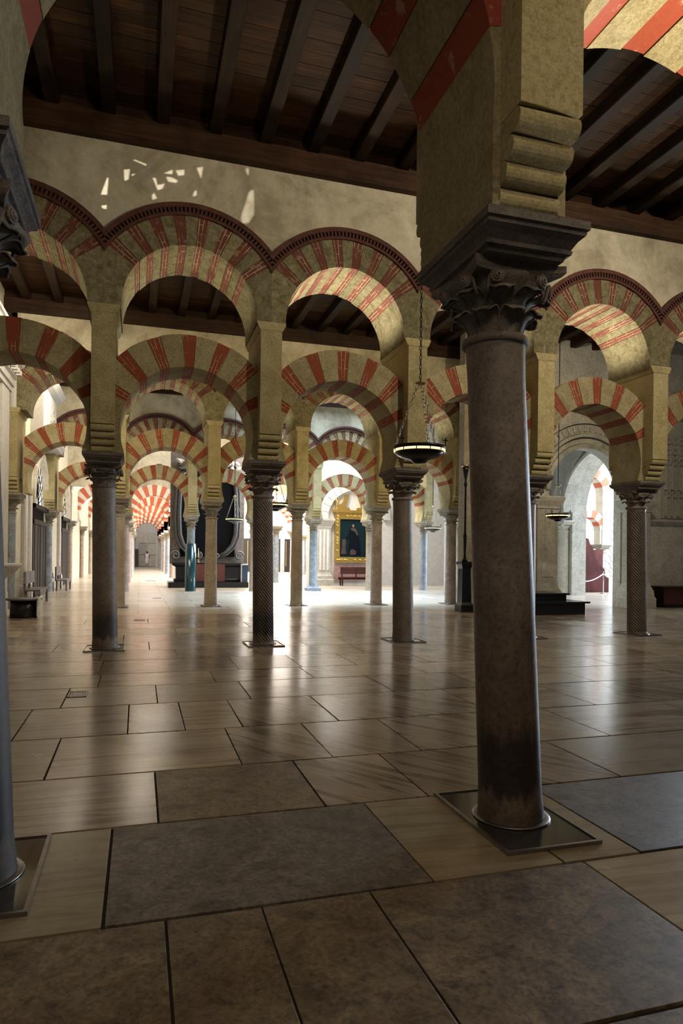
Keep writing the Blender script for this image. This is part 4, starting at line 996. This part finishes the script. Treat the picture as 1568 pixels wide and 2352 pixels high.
# moulded string course and tracery to the right of the portal
struct(MB().loft([(2.2, .05, 2.75, 18.2, YR - .02), (2.2, .14, 2.86, 18.2, YR - .05), (2.2, .14, 2.92, 18.2, YR - .05), (2.2, .05, 2.96, 18.2, YR - .02)]).build('trim_8', 'portal'), 'stone string course below the tracery panel')
tp = empty('tracery_panel', (18.1, YR, 0)); tag(tp, 'tall grey stone panel of carved blind tracery at the right edge', 'panel')
MB().box(-1.15, 1.15, -.07, 0, 2.98, 6.3).build('back_slab', 'portal', tp)
for k in range(9):
    x = -1.05 + k * .2625
    for (z0, z1) in ((3.05, 3.75), (3.95, 4.85)): MB().box(x - .03, x + .03, -.15, -.07, z0, z1).build('rib', 'portal', tp)
for k in range(8):
    x = -.92 + k * .2625
    for z in (3.8, 4.9, 5.25, 5.6): MB().tube([(x + .1 * math.cos(t), -.1, z + .11 * math.sin(t)) for t in [2 * PI * i / 8 for i in range(8)]], .025, 5, closed=True).build('foil_ring', 'portal', tp)
wb = empty('wooden_chest_bench', (18.0, 18.25, 0)); tag(wb, 'long purple brown wooden chest bench against the right wall', 'bench')
MB().loft([(1.45, .24, .08), (1.5, .26, .12), (1.5, .26, .62), (1.54, .3, .66), (1.54, .3, .7)]).build('box', 'bench', wb); MB().box(-1.4, 1.4, -.2, .2, 0, .08).build('base', 'blackwood', wb)
MB().box(-1.52, -1.5, -.25, .25, .12, .62).build('end_panel', 'blackwood', wb)
# vestibule behind the portal
struct(MB().box(12.3, 12.55, 19.05, 25.4, 0, 9).build('wall_vestibule_left', 'portal'), 'left wall of the portal vestibule')
struct(MB().box(12.3, 17.75, 25.4, 25.8, 0, 9).build('wall_vestibule_back', 'portal'), 'carved back wall of the portal vestibule')
XI, YI, RI, ZI = 17.75, 22.25, 2.4, 3.55
wi = MB(); wi.box(XI, XI + .7, 19.6, YI - RI, 0, 9); wi.box(XI, XI + .7, YI + RI, 26.2, 0, 9)
A = arcpts(YI, ZI, RI, 180, 0, 24)
for p, q in zip(A, A[1:]): wi.prism([p, q, (q[0], 9), (p[0], 9)], XI, XI + .7, axis='x')
struct(wi.build('wall_vestibule_right', 'portal'), 'right wall of the vestibule with a wide arch')
ia = empty('inner_arch', (XI, YI, 0)); tag(ia, 'moulded white inner arch seen through the stone portal', 'arch')
for (r0, r1, d) in ((RI - .12, RI, .55), (RI, RI + .12, .12), (RI + .16, RI + .26, .16), (RI + .32, RI + .44, .08), (RI + .5, RI + .6, .16)):
    for k in range(18): MB().prism(arcpts(0, ZI, r0, 10 * k, 10 * k + 10, 2) + arcpts(0, ZI, r1, 10 * k + 10, 10 * k, 2), -d, 0, axis='x').build('moulding_stone', 'portal', ia)
ic = column(17.55, 25.0, 'pale round column at the far jamb inside the stone portal', 'portal', detail=False, light=True, shaft_top=2.75, r0=.24, r1=.22, capm='portal', impm='portal')
cpn = empty('carved_panel', (15.2, 25.4, 0)); tag(cpn, 'carved pale panels on the vestibule back wall', 'panel')
for k in range(5):
    MB().box(-1.6 + k * .95, -1.0 + k * .95, -.08, 0, 3.6, 6.6).build('panel', 'white', cpn); MB().box(-1.55 + k * .95, -1.05 + k * .95, -.08, 0, .5, 3.2).build('panel', 'white', cpn)
struct(MB().box(12.55, 17.75, 19.05, 25.4, 7.6, 7.9).build('ceiling_vestibule', 'portal'), 'stone vault over the vestibule')
# bright chapel beyond
struct(MB().box(18.4, 34, 30.5, 31, 0, 10).build('wall_chapel_back', 'white'), 'white back wall of the bright chapel')
struct(MB().box(33.5, 34, 14, 31, 0, 10).build('wall_chapel_side', 'white'), 'white side wall of the bright chapel')
def chapel_arch(x, y, z, label, sc):
    a = empty('chapel_arch', (x, y, z)); tag(a, label, 'arch', 'pink striped chapel arches')
    for k in range(9): MB().prism(arcpts(0, 0, .75 * sc, 20 * k, 20 * k + 19.6, 2) + arcpts(0, 0, 1.2 * sc, 20 * k + 19.6, 20 * k, 2), -.3 * sc, .3 * sc, (0, 0)).build('voussoir', 'red_far' if k % 2 else 'cream_white', a)
    for s in (-1, 1): MB().box(s * .975 * sc - .22 * sc, s * .975 * sc + .22 * sc, -.28 * sc, .28 * sc, -(2.6 if sc > .9 else .7), 0).build('springer', 'cream_white', a)
chapel_arch(21.4, 28.6, 4.9, 'upper pink and white striped arch inside the bright chapel', 1.0)
chapel_arch(21.4, 28.6, 3.0, 'lower pink and white striped arch inside the bright chapel', .85)
lc = MB()
column(22.3, 28.6, 'dark column with carved capital inside the bright chapel', 'col_pink', detail=False, light=True, shaft_top=1.75, top=2.3, r0=.17, r1=.15)
column(20.5, 28.6, 'pale column at the back of the bright chapel behind the pulpit', 'col_tan', detail=False, light=True, shaft_top=1.75, top=2.3, r0=.17, r1=.15)
lat = empty('lattice_panel', (24.6, 30.49, 0)); tag(lat, 'white pierced lattice panel on the bright chapel wall', 'lattice')
for j in range(9):
    for k in range(5): MB().tube([(-.8 + k * .4 + .2 * math.cos(t), 0, .8 + j * .4 + .2 * math.sin(t)) for t in [2 * PI * i / 8 for i in range(8)]], .025, 4, closed=True).build('lattice_ring', 'portal', lat)
pu = empty('pulpit', (20.4, 26.6, 0)); tag(pu, 'dark red carved wooden choir stall with curved side inside the bright chapel', 'stall')
MB().prism([(-.6, 0), (.75, 0), (.75, .7), (.55, .85), (.5, 1.1), (.2, 1.3), (-.05, 1.7), (-.15, 2.1), (-.3, 2.25), (-.4, 2.5), (-.6, 2.55)], -.06, .06).build('curved_side', 'redwood', pu)
MB().box(-.1, .85, .5, .6, 0, 2.0).build('back_panel', 'redwood', pu); MB().box(-.6, .8, .05, .6, .4, .48).build('seat', 'redwood', pu)
MB().box(-.62, -.58, -.07, .5, .3, 1.3).build('red_cloth', 'redcloth', pu)
rb = empty('rope_barrier', (19.4, 25.6, 0)); tag(rb, 'white rope barrier slung across the bright chapel entrance', 'barrier')
for x in (-1.3, .7, 2.6): MB().lathe([(.14, 0), (.14, .02), (.02, .04), (.02, .95), (.035, .97), (.02, 1.0)], 12, x, 0).build('post', 'steel', rb)
for (a, b_) in ((-1.3, .7), (.7, 2.6)): MB().tube([(a + (b_ - a) * t, 0, .9 - .35 * (1 - (2 * t - 1) ** 2)) for t in [k / 10 for k in range(11)]], .025, 6).build('rope', 'rope', rb)
# black stepped dais and candlesticks
da = empty('dais', (10.9, 17.0, 0)); tag(da, 'black two-step dais behind the large near column', 'dais')
MB().loft([(1.22, .8, 0), (1.22, .8, .32)]).build('lower_step', 'black', da); MB().box(-1.32, 1.32, -.9, .9, .32, .37).build('lower_tread', 'black', da)
MB().loft([(.9, .55, .37, -.05, .1), (.9, .55, .54, -.05, .1)]).build('upper_step', 'black', da); MB().box(-1.0, .9, -.52, .7, .54, .59).build('upper_tread', 'black', da)
le = empty('iron_lectern', (10.55, 17.1, .59)); tag(le, 'black wrought iron lectern standing on the dais', 'lectern')
MB().lathe([(.24, 0), (.24, .08), (.1, .14), (.06, .25), (.12, .35), (.14, .45), (.06, .55), (.05, .7), (.1, .8), (.06, .95)], 16).build('turned_foot', 'iron', le)
MB().box(-.2, .38, -.2, .2, .72, .76).build('lower_shelf', 'iron', le); MB().box(-.2, .3, -.2, .2, .9, .94).build('upper_shelf', 'iron', le)
MB().ball((0, 0, 1.02), .08).build('knob', 'iron', le)
cs = empty('tall_candlestick', (9.05, 17.6, 0)); tag(cs, 'tall black candlestick on a pedestal just left of the large near column', 'candlestick')
MB().loft([(.2, .2, 0), (.2, .2, .2), (.15, .15, .28), (.13, .13, 1.25), (.18, .18, 1.38), (.18, .18, 1.45)]).build('pedestal', 'black', cs)
MB().lathe([(.1, 1.45), (.05, 1.55), (.035, 1.7), (.06, 2.2), (.035, 2.3), (.03, 3.6), (.06, 3.7), (.03, 3.8), (.09, 4.1), (.1, 4.2)], 14).build('stem', 'iron', cs)
MB().lathe([(.11, 4.2), (.13, 4.22), (.13, 4.26), (.001, 4.26)], 14).build('drip_pan', 'brass', cs)
struct(MB().box(9.55, 9.9, YR, YR + .35, 0, 9).build('wall_pier_right', 'impost_light'), 'stone wall pier ending the third arcade')
struct(MB().box(10.45, 12.3, 20.0, 21.2, 0, 9).build('wall_third_end', 'plaster'), 'wall joining the third arcade to the choir')

# ================================================================== UPLIGHTS, CEILINGS OF THE FAR BAYS
def uplight(row, i, power, color):
    xm = (gx(i, row) + gx(i + 1, row)) / 2; z = {1: 5.77}.get(row, 5.23)
    u = empty('uplight', (xm, ROWY[row - 1], z)); tag(u, 'small black uplight on top of the %s arcade arch, %s' % (PLACE[row], bayname(row, i)), 'uplight', 'uplights on the lower arches')
    MB().loft([(.1, .06, 0), (.1, .06, .05), (.09, .05, .06)]).build('housing', 'blackwood', u); MB().box(-.08, .08, -.04, .04, .06, .064).build('lens', 'whitebox', u)
    l = spot('uplight_beam', (xm, ROWY[row - 1], z + 0.09), (xm, ROWY[row - 1], z + 2), power, color, 165, 0.5, 0.05)
    return u
for row, L in ((2, {-1: 45, 0: 62, 1: 230, 2: 110, 3: 230, 4: 160}), (3, {-1: 20, 0: 40, 1: 55, 2: 60, 3: 60}), (4, {-1: 10, 0: 15})):
    for i, p in L.items(): uplight(row, i, p, (1.0, 0.88, 0.62) if i < 1 else (1.0, 0.9, 0.72))
def flood(x, y, z, tx, ty, tz, power, color, angle, label):
    f = empty('flood_lamp', (x, y, z)); tag(f, label, 'floodlight', 'flood lamps on the wall plates')
    MB().box(-.08, .08, -.1, .02, -.05, .05).build('housing', 'blackwood', f); MB().box(-.02, .02, -.16, -.1, -.02, .02).build('bracket', 'iron', f)
    return spot('flood_beam', (x, y + .06, z), (tx, ty, tz), power, color, angle, 0.9, 0.1)
flood(7.3, 4.36, 8.0, 5.0, 11.2, 5.2, 980, WARMW, 105, 'black flood lamp on the wall plate behind the nearest arcade, middle')
flood(11.0, 4.36, 8.0, 9.0, 11.2, 5.2, 980, WARMW, 105, 'black flood lamp on the wall plate behind the nearest arcade, right')
flood(0.4, 4.36, 8.0, 0.6, 11.2, 6.0, 85, WARMW, 110, 'black flood lamp on the wall plate behind the nearest arcade, left')
flood(6.5, 12.56, 7.9, 4.0, 20.0, 4.0, 620, (1.0, .8, .46), 115, 'black flood lamp behind the second arcade, middle')
flood(9.8, 12.56, 7.9, 8.5, 20.0, 4.0, 520, (1.0, .8, .46), 115, 'black flood lamp behind the second arcade, right')
flood(1.6, 12.56, 7.9, 0.3, 20.0, 4.0, 380, (1.0, .8, .46), 115, 'black flood lamp behind the second arcade, left')
flood(11.6, 12.56, 7.9, 14.2, 18.6, 3.6, 520, (1.0, .85, .6), 110, 'black flood lamp behind the second arcade facing the stone portal')
# lamps lighting the nearest pier and the arch in the top right corner
spot('pier_spot', (4.6, 0.3, 6.6), (2.1, 2.9, 4.6), 230, (1.0, .86, .56), 60, 0.8, 0.08)
spot('arch_spot', (4.55, 3.0, 3.55), (3.2, 3.7, 5.4), 620, (1.0, .88, .66), 130, 0.8, 0.06)
struct(MB().box(-3.6, 34.5, 29.6, 80, 9.0, 9.2).build('ceiling_far', 'white'), 'white vault over the far bays')
struct(MB().box(-3.6, 8.5, 37.0, 37.3, 5.0, 9.0).build('wall_fifth', 'plaster'), 'pale wall over the fifth arcade')

# ================================================================== ADDED PIERCED PANEL SHAPING SUN FLECKS ON THE SECOND ARCADE
from mathutils.geometry import tessellate_polygon
SUN = Vector((-6.5, 3.0, 7.2))  # position of the spot that stands in for the sun
FLECKS = [[(-0.64, 7.22), (-0.55, 7.5), (-0.52, 7.5), (-0.54, 7.23)], [(-0.63, 7.05), (-0.54, 7.07), (-0.55, 7.0), (-0.62, 7.01)], [(-0.3, 7.67), (-0.2, 7.7), (-0.22, 7.53), (-0.29, 7.49)], [(-0.19, 7.61), (-0.11, 7.65), (-0.16, 7.59)],
          [(-0.17, 7.85), (-0.12, 7.86), (0.05, 7.82), (0.04, 7.79)], [(0.14, 7.62), (0.2, 7.62), (0.22, 7.52), (0.29, 7.54), (0.34, 7.57), (0.3, 7.47), (0.22, 7.43)], [(0.31, 7.72), (0.46, 7.81), (0.45, 7.73)], [(0.5, 7.8), (0.64, 7.84), (0.64, 7.75), (0.54, 7.72)],
          [(0.35, 7.67), (0.44, 7.68), (0.54, 7.64), (0.51, 7.6), (0.38, 7.6)], [(0.83, 7.9), (0.94, 7.94), (0.91, 7.72)], [(1.63, 8.03), (1.69, 8.06), (1.69, 7.94), (1.66, 7.93)], [(0.79, 7.5), (0.84, 7.55), (0.84, 7.45), (0.77, 7.42)], [(0.13, 7.33), (0.17, 7.39), (0.22, 7.3), (0.14, 7.26)],
          [(1.56, 7.19), (1.69, 7.65), (1.78, 7.72), (1.79, 7.3), (1.7, 7.13), (1.58, 7.11)]]
def build_fleck_gobo():
    w = empty('fleck_gobo', (XW, 6.25, 6.7)); struct(w, 'unseen pierced panel added high in the left wall to shape sun flecks')
    def onpanel(x, z, X):
        p = Vector((x, 11.2, z)); t = (X - SUN.x) / (p.x - SUN.x); q = SUN + (p - SUN) * t; return (q.y - 6.25, q.z - 6.7)
    loops = [[(-1.25, 0), (1.25, 0), (1.25, 1.3), (-1.25, 1.3)]] + [[onpanel(x, z, XW) for x, z in f] for f in FLECKS]  # holes are the wanted flecks projected back onto the added panel
    tris = tessellate_polygon([[Vector((a, b, 0)) for a, b in L] for L in loops]); flat = [p for L in loops for p in L]; n = len(flat)
    m = MB(); vs = [(-0.004, a, b) for a, b in flat] + [(0.0, a, b) for a, b in flat]
    fs = [tuple(t) for t in tris] + [tuple(i + n for i in reversed(t)) for t in tris]
    o = 0
    for L in loops:
        for k in range(len(L)): fs.append((o + k, o + (k + 1) % len(L), o + (k + 1) % len(L) + n, o + k + n))
        o += len(L)
    m.add(vs, fs).build('pierced_panel', 'impost', w)
    for (a, b, c, d) in ((-1.3, -1.25, -.05, 1.35), (1.25, 1.3, -.05, 1.35), (-1.3, 1.3, -.05, 0), (-1.3, 1.3, 1.3, 1.35)): MB().box(-.05, .04, a, b, c, d).build('gobo_frame', 'door', w)
build_fleck_gobo()
spot('fleck_spot', SUN, (0.4, 11.2, 7.4), 8500, (1.0, .95, .88), 40, 0.1, 0.01)  # added spot behind the panel, in place of sunlight
for k in range(3): column(gx(-1) - 0.2, FARY[k], 'half column against the left wall beyond the fourth arcade, %s counting back' % ORD[k], 'col_tan', detail=False, light=True, r0=.13, r1=.12)
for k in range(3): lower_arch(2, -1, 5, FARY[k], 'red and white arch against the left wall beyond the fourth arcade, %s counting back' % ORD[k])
struct(MB().box(3.6, 12.6, 24.93, 25.07, 8.6, 8.74).build('trim_9', 'beam'), 'timber tie beam under the roof light of the third bay')
